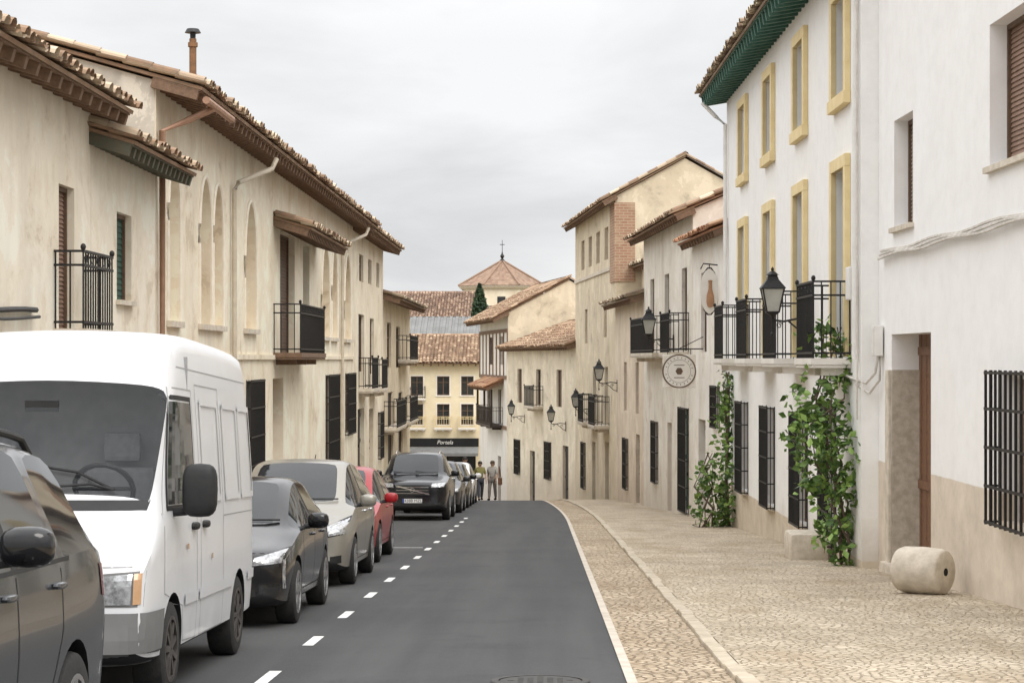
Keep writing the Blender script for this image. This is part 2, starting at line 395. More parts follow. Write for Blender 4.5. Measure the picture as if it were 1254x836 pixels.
def wheel(root,x,y,r,sx,rimm,wd=.2,spokes=5):
    t=MB(); o=sx*wd/2
    T=Matrix.Translation((x,y,r))
    t.lathe([(r*.66,-wd/2),(r*.9,-wd/2),(r*.97,-wd*.44),(r,-wd*.3),(r,wd*.3),(r*.97,wd*.44),(r*.9,wd/2),(r*.66,wd/2)],32,T,'x')
    w=t.build('wheel',M['tyre'],root,True)
    m=MB()
    m.lathe([(r*.67,-wd*.46),(r*.67,wd*.46)],28,T,'x')
    m.lathe([(r*.68,o),(r*.62,o*.9),(r*.60,o*.5),(.01,o*.45)],28,T,'x')
    m.build('rim_barrel',M['drim'],w,True)
    s=MB()
    s.lathe([(r*.69,o*.98),(r*.69,o*1.02),(r*.61,o*1.02),(r*.61,o*.9)],28,T,'x')
    s.lathe([(.07,o*.6),(.065,o*.98),(.01,o)],14,T,'x')
    for k in range(spokes):
        a=2*math.pi*k/spokes+.3
        e=Vector((0,math.cos(a),math.sin(a))); pz=Vector((0,-math.sin(a),math.cos(a)))
        s.obox(Vector((x+o*.86,y,r))+e*r*.35,e*r*.29,pz*(.035 if spokes<8 else .018),Vector((.014,0,0)))
    s.build('rim',rimm,w,True)
def mirror(root,x,y,z,sx,mt,sc_=1.0):
    m=MB(); m.ell((x+sx*.13*sc_,y,z),.115*sc_,.07*sc_,.085*sc_,14,8,.7); o=m.build('wing_mirror',mt,root,True)
    g=MB(); g.tube([(x-sx*.12,y,z-.08*sc_),(x+sx*.08,y,z-.05*sc_)],.03,8); g.build('mirror_arm',M['trim'],o,True)
def car_st(L,W,H,zn,zc,yc,yr,yB,yC,ye,yg,belt,gc=.18):
    w=W/2; st=[]
    a=lambda y,zb,ws,wm,zm,wb,zl,wt,zr,cr=.03: st.append((y,zb,ws*w,wm*w,zm,wb*w,zl,wt*w,zr,cr))
    zm=zn-.12; H=H+.01
    a(0,gc+.12,.66,.70,zm-.04,.70,zn-.08,.56,zn-.03)
    a(.05,gc+.04,.84,.87,zm,.85,zn-.02,.68,zn+.03)
    a(.22,gc,.92,.965,zm+.02,.92,zn+.04,.76,zn+.09)
    a(.60,gc,.94,.99,zm+.04,.95,zn+.10,.80,zn+.15)
    a(yc-.25,gc,.945,1,zm+.06,.96,zc-.07,.80,zc-.03)
    a(yc,gc,.945,1,zm+.07,.965,zc-.03,.80,zc+.03)
    ym=(yc+yr)/2
    a(ym,gc,.945,1,zm+.08,.97,belt-.02,.76,(zc+H)/2+.02)
    a(yr,gc,.945,1,zm+.08,.97,belt,.72,H-.05)
    a(yr+.22,gc,.945,1,zm+.08,.97,belt+.005,.715,H-.015)
    a(yB,gc,.945,1,zm+.08,.97,belt+.02,.715,H)
    a(yB+.09,gc,.945,1,zm+.08,.97,belt+.02,.715,H)
    a(yC,gc,.945,1,zm+.08,.965,belt+.035,.705,H-.02)
    a(yC+.10,gc,.945,1,zm+.08,.965,belt+.04,.70,H-.025)
    a(ye,gc,.94,.99,zm+.09,.95,belt+.05,.67,H-.06)
    a(yg,gc+.02,.93,.97,zm+.1,.93,belt+.04,.72,belt+.13)
    a(L-.06,gc+.06,.88,.93,zm+.08,.89,belt-.05,.70,belt+.05)
    a(L,gc+.16,.70,.75,zm+.02,.74,belt-.13,.58,belt-.05)
    return st
def car(label,paint,X,Y,L,W,H,zn=.70,zc=.97,yc=1.15,yr=1.9,yB=2.25,yC=3.15,ye=3.65,yg=None,belt=.95,wb=(.78,3.30),r=.32,trim=None,rails=False,rimm=None,
        hl=None,grille=None,quarter=True,plate=True,platetxt=None,mirm=None,gc=.18,spk=5,intake=True,chrome=False,clad=False,tx='car',mz=0,mx=0,slash=False,drl=False):
    yg=yg or L-.22; w=W/2; trim=trim or M['trim']; rimm=rimm or M['rim']
    root=empty('parked_car',(0,0,0),label,tx,'cars parked along the left kerb')
    st=car_st(L,W,H,zn,zc,yc,yr,yB,yC,ye,yg,belt,gc)
    def tag(i,k):
        if k<=1: return 4
        if k==6 and i in (5,6): return 1
        if k==6 and i==13: return 3
        if k==4 and (i in (5,6,7,8) or i==10 or (quarter and i==12)): return 2
        if k==4 and i in (9,): return 4
        return 0
    me,mats=shell(st,tag,wb,r,w,paint,trim); bvh=split(me,mats,root)
    for y in wb:
        for sx in (-1,1): wheel(root,sx*(w-.115),y,r,sx,rimm,.21,spk)
    hl=hl or [(.46*w/.87,zn-.10),(.80*w/.87,zn-.04),(.84*w/.87,zn+.07),(.50*w/.87,zn+.01)]
    for sx in (1,-1):
        cx=sum(p[0] for p in hl)/4; cz=sum(p[1] for p in hl)/4
        hb=pobj(root,bvh,[(sx*(cx+(p[0]-cx)*1.1),cz+(p[1]-cz)*1.18) for p in hl],'f','headlight',M['trim'],10,5,.004)
        pobj(hb,bvh,[(sx*p[0],p[1]) for p in hl],'f','headlight_lens',M['lens'],10,5,.010)
        if drl: sobj(hb,bvh,[(sx*.80,.66),(sx*.80,.40)],'running_light',M['lens'],'f',.022,1,.012)
        mirror(root,sx*(w*.96+mx),yc+.48,belt+.07+mz,sx,mirm or paint)
        for y in (yB-.12,yC-.08):
            h=MB(); h.ell((sx*(w-.005),y,belt-.085),.025,.10,.018,10,6,.7); h.build('door_handle',M['chrome'] if chrome else paint,root,True)
        z0=gc+.14; z1=belt-.01
        sobj(root,bvh,[(yc+.14,z1-.02),(yc+.10,zn-.15),(yc+.18,z0)],'door_gap',M['ink'],'s',.011,sx)
        sobj(root,bvh,[(yB+.05,z1),(yB+.05,z0)],'door_gap',M['ink'],'s',.011,sx)
        sobj(root,bvh,[(yC+.03,z1),(yC+.02,zn),(wb[1]-r*1.2,zn-.25),(wb[1]-r*1.35,z0)],'door_gap',M['ink'],'s',.011,sx)
        sobj(root,bvh,[(yc+.18,z0),(wb[1]-r*1.35,z0)],'sill_gap',M['ink'],'s',.011,sx)
        sobj(root,bvh,[(yc+.12,belt+.005),(yC+.2,belt+.035)],'window_strip',M['chrome'] if chrome else M['trim'],'s',.022,sx,.004)
        pobj(root,bvh,[(L-.30,belt-.20),(L-.06,belt-.22),(L-.10,belt-.04),(L-.32,belt-.03)],'s','tail_light',M['red'],6,4,.005,sx)
        if intake: pobj(root,bvh,[(sx*w*.70,gc+.12),(sx*w*.86,gc+.14),(sx*w*.86,gc+.24),(sx*w*.70,gc+.22)],'f','fog_light',M['trim'],5,4,.006)
        if clad:
            pobj(root,bvh,[(wb[0]+r*1.25,gc+.08),(wb[1]-r*1.25,gc+.08),(wb[1]-r*1.25,gc+.2),(wb[0]+r*1.25,gc+.2)],'s','sill_trim',M['trim'],12,2,.006,sx)
    if grille:
        go=pobj(root,bvh,grille,'f','grille',M['trim'],14,6,.006)
        xs=[p[0] for p in grille]; zs=[p[1] for p in grille]
        for k in range(3):
            z=min(zs)+(max(zs)-min(zs))*(k+.6)/3.4; sobj(go,bvh,[(min(xs)*.92,z),(max(xs)*.92,z)],'grille_bar',M['chrome'],'f',.012,1,.012)
        zc_=(min(zs)+max(zs))/2
        bd=MB(); bd.lathe([(.05,-.012),(.062,-.012),(.062,.0),(.05,.0)],20,Matrix.Translation((0,-.025,zc_))@Matrix.Rotation(math.pi/2,4,'X'))
        bd.build('badge',M['chrome'],go,True)
        if slash: sobj(go,bvh,[(max(xs)*.95,min(zs)+.02),(min(xs)*.95,max(zs)-.02)],'grille_slash',M['chrome'],'f',.03,1,.018)
    if intake: pobj(root,bvh,[(-w*.66,gc+.07),(w*.66,gc+.07),(w*.6,gc+.21),(-w*.6,gc+.21)],'f','bumper_intake',M['trim'],14,4,.006)
    if plate:
        zp=gc+.27; p=MB(); p.box(-.26,.26,-.02,.0,zp-.055,zp+.055); po=p.build('number_plate',M['plate'],root)
        if platetxt:
            bl=MB(); bl.box(-.259,-.215,-.024,-.0205,zp-.054,zp+.054); bl.build('country_band',M['blue'],po)
            text(platetxt,.112,Matrix.Translation((.025,-.022,zp))@Matrix.Rotation(math.pi/2,4,'X'),M['ink'],'plate_lettering',po,.001)
    wiper(root,bvh,[[(.1,zc+.06),(-.3,zc+.065),(-.6,zc+.10)],[(.62,zc+.07),(.3,zc+.07),(.0,zc+.11)]],M['trim'])
    sobj(root,bvh,[(-w*.76,zn+.04),(-w*.3,zn+.045),(w*.3,zn+.045),(w*.76,zn+.04)],'bonnet_gap',M['ink'],'f',.008)
    if rails:
        for sx in (1,-1):
            x=sx*w*.62; ya,yb=yr+.2,ye-.1; P=[]
            for i in range(9):
                y=ya+(yb-ya)*i/8; P.append((x,y,top(bvh,x,y)+(-.01 if i in (0,8) else .05)))
            m=MB(); m.tube(P,.02,8); m.build('roof_rail',M['chrome'] if chrome else M['trim'],root,True)
    sg=MB(); sg.tube([(.0,ye-.3,top(bvh,0,ye-.3)-.01),(.0,ye-.14,top(bvh,0,ye-.3)+.10)],.007,5); sg.build('aerial',M['trim'],root)
    root.location=(X-w,Y,gz(Y)); root.rotation_euler.x=-math.atan(S)
    return root,bvh
P_grey=carpaint('dark_grey_paint',(.050,.054,.060),metal=.2,rough=.22)
P_black=carpaint('black_paint',(.005,.005,.006),dirt=.008,coat=.4,rough=.15)
P_black2=carpaint('blue_black_paint',(.006,.007,.010),dirt=.008,coat=.4,rough=.15)
P_silver=carpaint('champagne_silver_paint',(.30,.285,.25),metal=.35,rough=.32)
P_red=carpaint('red_paint',(.34,.012,.018),coat=.25)
P_white=carpaint('white_van_paint',(.70,.71,.725),rough=.35,coat=.3,dirt=.10)
P_white2=carpaint('white_car_paint',(.72,.72,.72))
P_dk=carpaint('charcoal_paint',(.03,.03,.033),metal=.2)
car('dark grey SUV with roof rails nearest the camera, in front of the white van',P_grey,-2.34,6.35,4.45,1.86,1.80,zn=.86,zc=1.14,yc=1.12,yr=1.85,yB=2.35,yC=3.2,ye=4.0,yg=4.28,belt=1.16,wb=(.85,3.5),r=.36,rails=True,quarter=True,gc=.22,mirm=P_black,clad=True,mz=.10,mx=.14)
car('small black hatchback parked directly behind the white van',P_black,-2.50,19.3,4.05,1.75,1.46,zn=.70,zc=.96,wb=(.80,3.34),grille=[(-.42,.44),(.42,.44),(.47,.64),(-.47,.64)],
    hl=[(.50,.62),(.80,.65),(.84,.79),(.52,.70)],ye=3.5,yC=3.05,yB=2.2,drl=True)
car('champagne silver family hatchback between the black hatchback and the red car',P_silver,-2.5,25.4,4.25,1.78,1.64,zn=.76,zc=1.05,yc=1.05,yr=1.85,yB=2.3,yC=3.2,ye=3.9,yg=4.08,belt=1.03,wb=(.85,3.45),
    hl=[(.46,.64),(.80,.70),(.83,.90),(.55,.78)],grille=[(-.36,.62),(.36,.62),(.40,.72),(-.40,.72)],chrome=True)
car('red hatchback parked behind the silver car',P_red,-2.62,30.9,4.1,1.75,1.52,grille=[(-.40,.58),(.40,.58),(.42,.68),(-.42,.68)])
car('black SUV facing the camera with white number plate, beyond the empty bay',P_black2,-2.50,52.0,4.75,1.94,1.80,zn=.95,zc=1.19,yc=1.25,yr=1.95,yB=2.5,yC=3.4,ye=4.3,yg=4.58,belt=1.18,wb=(.90,3.80),r=.38,rails=True,
    hl=[(.50,.88),(.84,.90),(.87,1.02),(.52,.99)],grille=[(-.44,.68),(.44,.68),(.46,.95),(-.46,.95)],gc=.26,platetxt='4388 MZL',chrome=True,slash=True)
car('charcoal car parked just behind the black SUV',P_dk,-2.45,58.8,4.3,1.8,1.55)
car('black car parked second behind the black SUV, in the far row',P_black,-2.45,64.4,4.2,1.78,1.50)
car('white car at the far end of the parked row',P_white2,-2.45,69.6,4.2,1.78,1.48)
# ---- van
def van():
    L,W,H=4.85,1.94,2.64; w=W/2
    root=empty('delivery_van',(0,0,0),'white high roof panel van with grey bumper parked on the left','van')
    st=[(0,.40,.78,.86,.58,.85,.80,.70,.90,.02),(.05,.30,.90,.93,.58,.93,.92,.78,1.00,.03),(.26,.27,.94,.96,.6,.95,1.08,.84,1.20,.03),
        (.55,.26,.95,.97,.65,.96,1.22,.87,1.42,.03),(.84,.26,.95,.97,.68,.96,1.30,.88,1.82,.04),(1.12,.26,.95,.97,.68,.96,1.33,.885,2.22,.05),
        (1.24,.26,.95,.97,.68,.96,1.35,.885,2.42,.05),(1.42,.26,.95,.97,.68,.96,1.35,.88,2.585,.05),(1.75,.26,.95,.97,.68,.96,1.35,.875,2.64,.04),
        (2.8,.26,.95,.97,.68,.96,1.35,.875,2.65,.04),(4.55,.26,.95,.97,.68,.96,1.35,.875,2.64,.04),(4.80,.28,.94,.965,.68,.955,1.35,.87,2.60,.03),(4.85,.34,.90,.93,.7,.92,1.35,.82,2.50,.02)]
    def tag(i,k):
        if k<=1: return 4
        if k in (6,5) and i in (3,4): return 1
        return 0
    me,mats=shell(st,tag,(.93,3.95),.34,w,P_white,M['trim'],M['vglass']); bvh=split(me,mats,root)
    m=MB(); m.box(-.86,.86,.62,1.02,.95,1.38); m.box(-.25,.25,.60,.66,1.381,1.42); m.build('dashboard',M['cabin'],root,bevel=.03)
    for x in (.46,-.46):
        m=MB(); m.box(x-.25,x+.25,1.50,1.62,1.0,1.62); m.box(x-.25,x+.25,1.2,1.62,.85,.999); s_=m.build('seat',M['seat'],root,bevel=.04)
        m=MB(); m.box(x-.14,x+.14,1.52,1.60,1.66,1.88); m.build('headrest',M['seat'],s_,bevel=.04)
    m=MB(); m.box(-.90,.90,1.74,1.76,.5,2.45); m.build('bulkhead',M['cabin'],root)
    m=MB(); c_=Vector((.45,1.00,1.47)); pts=[c_+Vector((.21*math.cos(q*math.pi/9),-.12*math.sin(q*math.pi/9),.17*math.sin(q*math.pi/9))) for q in range(19)]
    m.tube(pts,.020,6,False); m.tube([pts[0],c_,pts[9]],.017,6); m.build('steering_wheel',M['trim'],root,True)
    m=MB(); m.box(-.12,.12,.98,1.0,2.02,2.10); m.build('inner_mirror',M['trim'],root)
    for y in (.93,3.95):
        for sx in (-1,1): wheel(root,sx*(w-.125),y,.34,sx,M['drim'],.22,9)
    b=MB(); patch(b,bvh,[(-.90,.30),(.90,.30),(.90,.66),(-.90,.66)],'f',30,4,.022)
    b.build('bumper',M['gtrim'],root,True)
    for sx in (1,-1):
        pobj(root,bvh,[(.035,.30),(.50,.30),(.53,.66),(.035,.66)],'s','bumper_corner',M['gtrim'],8,4,.018,sx)
        h=pobj(root,bvh,[(sx*.50,.70),(sx*.925,.70),(sx*.935,.94),(sx*.53,.91)],'f','headlight',M['gtrim'],12,5,.004)
        pobj(h,bvh,[(sx*.54,.715),(sx*.85,.715),(sx*.86,.92),(sx*.56,.895)],'f','headlight_lens',M['lens'],10,5,.012)
        pobj(h,bvh,[(sx*.865,.715),(sx*.915,.72),(sx*.92,.925),(sx*.87,.92)],'f','indicator',M['amber'],6,5,.012)
        pobj(root,bvh,[(.80,1.36),(1.78,1.36),(1.78,2.10),(1.12,2.10)],'s','side_window',M['glass'],10,8,.006,sx)
        sobj(root,bvh,[(.76,1.335),(1.81,1.335),(1.81,2.13),(1.10,2.13),(.76,1.335)],'window_seal',M['trim'],'s',.035,sx,.004)
        for pts in ([(.62,1.3),(.60,.75),(1.28,.62),(1.36,.36),(1.88,.34),(1.88,2.2),(1.15,2.2),(.64,1.30)],
                    [(2.05,2.25),(3.1,2.25),(3.1,.34),(2.05,.34),(2.05,2.25)],[(3.14,1.22),(4.8,1.22)],[(1.4,2.36),(4.82,2.36)]):
            sobj(root,bvh,pts,'panel_gap',M['gap'],'s',.010,sx)
        for a,b2 in ((2.18,2.98),(3.22,3.95),(4.07,4.70)):
            rm=MB(); z0,z1=1.37,2.12
            for q in ([(a,z0),(b2,z0)],[(b2,z0),(b2,z1)],[(b2,z1),(a,z1)],[(a,z1),(a,z0)]): seam(rm,bvh,q,'s',.05,sx,.014)
            rm.build('pressed_panel_rim',P_white,root,True)
        for a,b2 in ((1.93,3.52),(1.33,1.86),(4.36,4.82)): pobj(root,bvh,[(a,.62),(b2,.62),(b2,.70),(a,.70)],'s','rub_strip',P_white,12,2,.015,sx)
        for y in (1.74,2.2): hd=MB(); hd.ell((sx*.975,y,1.18),.03,.10,.03,10,6,.7); hd.build('door_handle',M['trim'],root,True)
        pobj(root,bvh,[(1.42,1.02),(1.50,1.02),(1.50,1.06),(1.42,1.06)],'s','side_marker',M['amber'],2,2,.01,sx); pobj(root,bvh,[(2.5,.90),(2.55,.90),(2.55,.94),(2.5,.94)],'s','side_marker',M['amber'],2,2,.01,sx)
        mm=MB(); mm.ell((sx*1.15,.92,1.46),.125,.085,.19,14,10,.55); mo=mm.build('wing_mirror',M['trim'],root,True)
        ar=MB(); ar.tube([(sx*.93,.95,1.30),(sx*1.05,.93,1.31),(sx*1.12,.92,1.38)],.03,8); ar.build('mirror_arm',M['trim'],mo,True)
    pobj(root,bvh,[(-.45,.74),(.45,.74),(.40,.98),(-.40,.98)],'f','grille',M['trim'],12,5,.006)
    sobj(root,bvh,[(-.88,.965),(-.5,.96),(.5,.96),(.93,.965)],'bonnet_gap',M['gap'],'f',.012)
    wiper(root,bvh,[[(.05,1.47),(.45,1.50),(.62,1.46)],[(.62,1.46),(.35,1.58),(.1,1.62)],[(-.7,1.47),(-.3,1.49),(-.05,1.46)]],M['trim'])
    pobj(root,bvh,[(-.86,1.33),(.86,1.33),(.87,1.40),(-.87,1.40)],'f','cowl_panel',M['trim'],16,2,.006)
    p=MB(); p.box(-.26,.26,-.05,-.03,.42,.53); p.build('number_plate',M['plate'],root)
    root.location=(-2.62-w,12.95,gz(12.95)); root.rotation_euler.x=-math.atan(S)
van()
# ------------------------------------------------------------------ people
def person(label,X,Y,shirt,trous,hair,rz=0,stride=.18,skin=(.38,.24,.16),hh=1.70,carry=False):
    root=empty('person',(0,0,0),label,'person','pedestrians at the far bend')
    k=hh/1.7
    def sk(J,E,lev,name,mat,par):
        me=bpy.data.meshes.new(name); names=list(J); me.from_pydata([tuple(c*k for c in J[n][0]) for n in names],[(names.index(a),names.index(b)) for a,b in E],[])
        o=bpy.data.objects.new('tmp',me); col.objects.link(o); o.modifiers.new('k','SKIN'); ss=o.modifiers.new('s','SUBSURF'); ss.levels=lev; ss.render_levels=lev
        for i,n in enumerate(names):
            d=me.skin_vertices[0].data[i]; d.radius=(J[n][1]*k,J[n][1]*k*(J[n][2] if len(J[n])>2 else 1)); d.use_root=(i==0)
        m2=eval_mesh(o); bpy.data.objects.remove(o); m2.polygons.foreach_set('use_smooth',[True]*len(m2.polygons)); m2.materials.clear(); m2.materials.append(mat)
        q=bpy.data.objects.new(name,m2); col.objects.link(q); attach(q,par); return q
    s=stride
    J={'pel':((0,0,.93),.13),'wa':((0,0,1.08),.115),'ch':((0,-.01,1.28),.135),'ne':((0,-.01,1.43),.06),'ne2':((0,-.015,1.49),.055),'he':((0,-.03,1.58),.088),'ht':((0,-.01,1.66),.07)}
    E=[('pel','wa'),('wa','ch'),('ch','ne'),('ne','ne2'),('ne2','he'),('he','ht')]
    for sx,n in ((1,'r'),(-1,'l')):
        f=sx*s
        J.update({'sh'+n:((sx*.17,0,1.38),.055),'el'+n:((sx*.23,.03-f*.4,1.12),.042),'wr'+n:((sx*.23,-.06-f*.8,.90),.03),'ha'+n:((sx*.225,-.08-f*.9,.82),.032),
                  'hi'+n:((sx*.09,0,.88),.085),'kn'+n:((sx*.095,-.03+f*.5,.49),.058),'an'+n:((sx*.09,f,.09),.04),'to'+n:((sx*.10,f-.15,.035),.035)})
        E+= [('ch','sh'+n),('sh'+n,'el'+n),('el'+n,'wr'+n),('wr'+n,'ha'+n),('pel','hi'+n),('hi'+n,'kn'+n),('kn'+n,'an'+n),('an'+n,'to'+n)]
    b=sk(J,E,2,'body',simple('skin_tone',skin,tuple(c*.9 for c in skin),5,.55),root)
    fm=MB()
    for sx,n in ((1,'r'),(-1,'l')):
        hx=Vector(J['ha'+n][0])*k
        for q in range(4): fm.tube([hx+Vector((0,(q-1.5)*.018,-.02)),hx+Vector((0,(q-1.5)*.02-.01,-.075)),hx+Vector((-sx*.012,(q-1.5)*.02-.02,-.10+abs(q-1.5)*.008))],[.009,.008,.006],6)
        fm.tube([hx+Vector((0,-.03,0)),hx+Vector((-sx*.01,-.055,-.05))],[.01,.008],6)
    nz=Vector((0,-.125,1.575))*k; fm.ell(nz,.014,.022,.02,8,6)
    for sx in (1,-1): fm.ell((sx*.09*k,-.02*k,1.58*k),.012,.02,.03,8,6)
    fm.build('fingers_nose_and_ears',b.data.materials[0],b,True)
    fe=MB()
    for sx in (1,-1): fe.ell((sx*.032*k,-.112*k,1.60*k),.013,.008,.007,8,6)
    fe.ell((0,-.115*k,1.535*k),.025,.008,.006,8,6); fe.build('eyes_and_mouth',M['ink'],b,True)
    up=lambda n,e: (J[n][0],J[n][1]+e)
    Js={n:up(n,.022) for n in ('pel','wa','ch')}; Es=[('pel','wa'),('wa','ch')]
    Js['nk']=((0,-.01,1.40),.075); Es.append(('ch','nk'))
    Jt={'pel':up('pel',.012)}; Et=[]
    for n in 'rl':
        Js['sh'+n]=up('sh'+n,.02); Js['el'+n]=up('el'+n,.02); Es+=[('ch','sh'+n),('sh'+n,'el'+n)]
        for a in ('hi','kn','an'): Jt[a+n]=up(a+n,.02)
        Et+=[('pel','hi'+n),('hi'+n,'kn'+n),('kn'+n,'an'+n)]
    sk(Js,Es,2,'shirt',simple('shirt_cloth',shirt,tuple(c*.8 for c in shirt),6,.85),root)
    sk(Jt,Et,2,'trousers',simple('trouser_cloth',trous,tuple(c*.8 for c in trous),6,.85),root)
    hm=MB(); hm.ell((0,.005,1.625*k),.10*k,.115*k,.085*k,14,8); hm.ell((0,.05*k,1.57*k),.09*k,.07*k,.10*k,14,8); hm.build('hair',simple('hair_colour',hair,tuple(c*.7 for c in hair),30,.7),root,True)
    for sx,n in ((1,'r'),(-1,'l')):
        sm=MB(); a=Vector(J['an'+n][0])*k; sm.ell((a.x,a.y-.06,.045),.048,.14,.05,12,8); sm.build('shoe',M['ink'],root,True)
    if carry:
        bg=MB(); bg.box(.27,.37,-.12,.16,.62,.92); bg.tube([(.32,-.08,.92),(.28,0,1.38),(.32,.12,.92)],.012,6); bg.build('shoulder_bag',M['door'],root,bevel=.02)
    root.location=(X,Y,gz(Y)+.008); root.rotation_euler.z=rz
person('pedestrian in a yellow green top walking near the far bend, left of the pair',-2.52,78.5,(.24,.22,.08),(.05,.055,.07),(.03,.02,.015),.2,hh=1.56)
person('pedestrian in a pale grey top with brown bag at the far bend',-2.05,79.5,(.42,.40,.37),(.20,.18,.16),(.08,.05,.03),-.3,carry=True,hh=1.60)
person('pedestrian in dark blue clothes standing behind the far parked cars',-3.05,76.6,(.04,.05,.10),(.03,.03,.035),(.02,.015,.01),.1,.05)
# ------------------------------------------------------------------ ground, road, pavement
def xr(y): return .65 if y<50 else .65-.0009*(y-50)**2
YS=[-60,-30,0,6]+[10+2*i for i in range(55)]+[122,128,135,155,200,300,500,900,1800]
def strip(name,fl,fr,dz,mat,label,cat,y0=-60,y1=135,crv=0):
    ys=[y for y in YS if y0<=y<=y1]; m=MB()
    for a,b in zip(ys,ys[1:]):
        m.quad((fl(a),a,gz(a)+dz),(fr(a),a,gz(a)+dz+crv),(fr(b),b,gz(b)+dz+crv),(fl(b),b,gz(b)+dz))
    return setp(m.build(name,mat,None),label,cat,None,'structure')
asph,nt,b,tc=base('asphalt'); b.inputs['Roughness'].default_value=.85; b.inputs['Specular IOR Level'].default_value=.3
c=mix(nt,ramp(nt,noise(nt,tc,.5,5,.6),.3,.7),(.050,.051,.054,1),(.066,.067,.069,1))
sp=nd(nt,'ShaderNodeMapping',{'Vector':tc,'Scale':(1.4,.05,1)}).outputs[0]
c=mix(nt,mul(nt,ramp(nt,noise(nt,sp,1.2,4,.6),.42,.72),.6),c,(.098,.098,.098,1))
c=mix(nt,mul(nt,ramp(nt,noise(nt,tc,.9,5,.7),.58,.66),.35),c,(.040,.040,.042,1))
c=mix(nt,mul(nt,ramp(nt,noise(nt,tc,110,2,.6),.5,.78),.55),c,(.14,.14,.14,1))
nt.links.new(c,b.inputs['Base Color']); bump(nt,b,noise(nt,tc,110,2,.7),.5,.012)
M['asph']=asph
M['cob']=cobble('cobble_pavement',(.52,.43,.31),(.66,.57,.44),(.33,.255,.17),12,.9,.12,.7)
M['cob2']=cobble('cobble_gutter',(.48,.37,.25),(.64,.53,.39),(.26,.19,.12),11,1.0,.14,.9)
M['kerb']=simple('kerb_stone',(.55,.475,.37),(.42,.36,.27),5,.85,0,.5,30)
M['edge']=simple('pale_edging_stone',(.60,.54,.46),(.48,.42,.35),4,.85,0,.3,30)
M['dirt']=simple('dry_ground',(.28,.23,.15),(.2,.18,.11),.2,.95)
M['paint']=simple('white_road_paint',(.78,.78,.76),(.48,.48,.47),9,.7,lo=.45,hi=.75)
M['conc']=simple('grey_paving',(.38,.36,.32),(.30,.28,.25),1.2,.9,0,.3,30)
m=MB()
for a,b_ in zip(YS,YS[1:]): m.quad((-900,a,gz(a)-.03),(900,a,gz(a)-.03),(900,b_,gz(b_)-.03),(-900,b_,gz(b_)-.03))
setp(m.build('ground',M['dirt']),'dry earth ground the town stands on','ground',None,'structure')
strip('road',lambda y:xr(y)-5.15,lambda y:xr(y),0,M['asph'],'dark asphalt street running downhill and bending left','road')
strip('left_pavement',lambda y:-6.6,lambda y:xr(y)-5.15,.11,M['conc'],'narrow grey pavement along the left houses','pavement',-60,90)
strip('edging_strip',lambda y:xr(y)-.02,lambda y:xr(y)+.06,.012,M['edge'],'pale edging stones along the right edge of the asphalt','edging')
strip('cobbled_gutter',lambda y:xr(y)+.06,lambda y:xr(y)+.80,.008,M['cob2'],'brown cobbled gutter between asphalt and kerb','gutter')
strip('right_pavement',lambda y:xr(y)+.92,lambda y:8.0,.045,M['cob'],'beige cobbled pavement along the right houses','pavement')
m=MB(); y=-20
while y<100:
    l=R.uniform(.6,1.2); o=R.uniform(-.015,.015); hz=.045+R.uniform(.001,.014)
    vs=[(xr(yy)+.80+o+dx,yy,gz(yy)+z) for z in (-.05,hz) for yy in (y+.008,y+l-.008) for dx in (0,.13)]
    m.add(vs,[(0,2,3,1),(4,5,7,6),(0,1,5,4),(2,6,7,3),(0,4,6,2),(1,3,7,5)]); y+=l
setp(m.build('kerb',M['kerb'],bevel=.015),'pale stone kerb edging the right pavement','kerb',None,'structure')
m=MB(); y=-20
while y<95:
    x=xr(y)-5.15; m.add([(xx,yy,gz(yy)+z) for z in (-.05,.12) for yy in (y,y+.98) for xx in (x-.12,x+.02)],[(0,2,3,1),(4,5,7,6),(0,1,5,4),(2,6,7,3),(0,4,6,2),(1,3,7,5)]); y+=1
setp(m.build('left_kerb',M['kerb']),'stone kerb of the left pavement behind the parked cars','kerb',None,'structure')
m=MB()
for k in range(-3,14):
    y=15.1+3*k-.45; x=-2.12+(xr(y)-.65)
    if y<54: m.quad((x-.05,y,gz(y)+.004),(x+.05,y,gz(y)+.004),(x+.05,y+.9,gz(y+.9)+.004),(x-.05,y+.9,gz(y+.9)+.004))
for y in (36.6,): m.quad((-4.4,y,gz(y)+.004),(-2.25,y,gz(y)+.004),(-2.25,y+.1,gz(y+.1)+.004),(-4.4,y+.1,gz(y+.1)+.004))
setp(m.build('road_markings',M['paint']),'white dashed parking lane line on the asphalt','road marking',None,'structure')
mh=empty('manhole_cover',(-.02,14.85,gz(14.85)+.004),'round dark iron manhole cover in the road at the bottom','manhole cover')
M['mh']=simple('worn_cast_iron',(.070,.066,.062),(.05,.048,.046),12,.75,.1,.5,60)
m=MB(); T=Matrix.Translation((-.02,14.85,gz(14.85)+.004))@Matrix.Rotation(-math.atan(S),4,'X'); m.lathe([(.001,.006),(.30,.006),(.31,.003)],32,T)
for i in range(-3,4):
    for j in range(-3,4):
        if i*i+j*j<10: m.box(i*.075-.022,i*.075+.022,j*.075-.022,j*.075+.022,.006,.009,T)
m.build('lid',M['mh'],mh)
m=MB(); m.lathe([(.32,.002),(.32,.008),(.37,.008),(.38,.001)],32,T); m.build('rim_ring',M['mh'],mh)
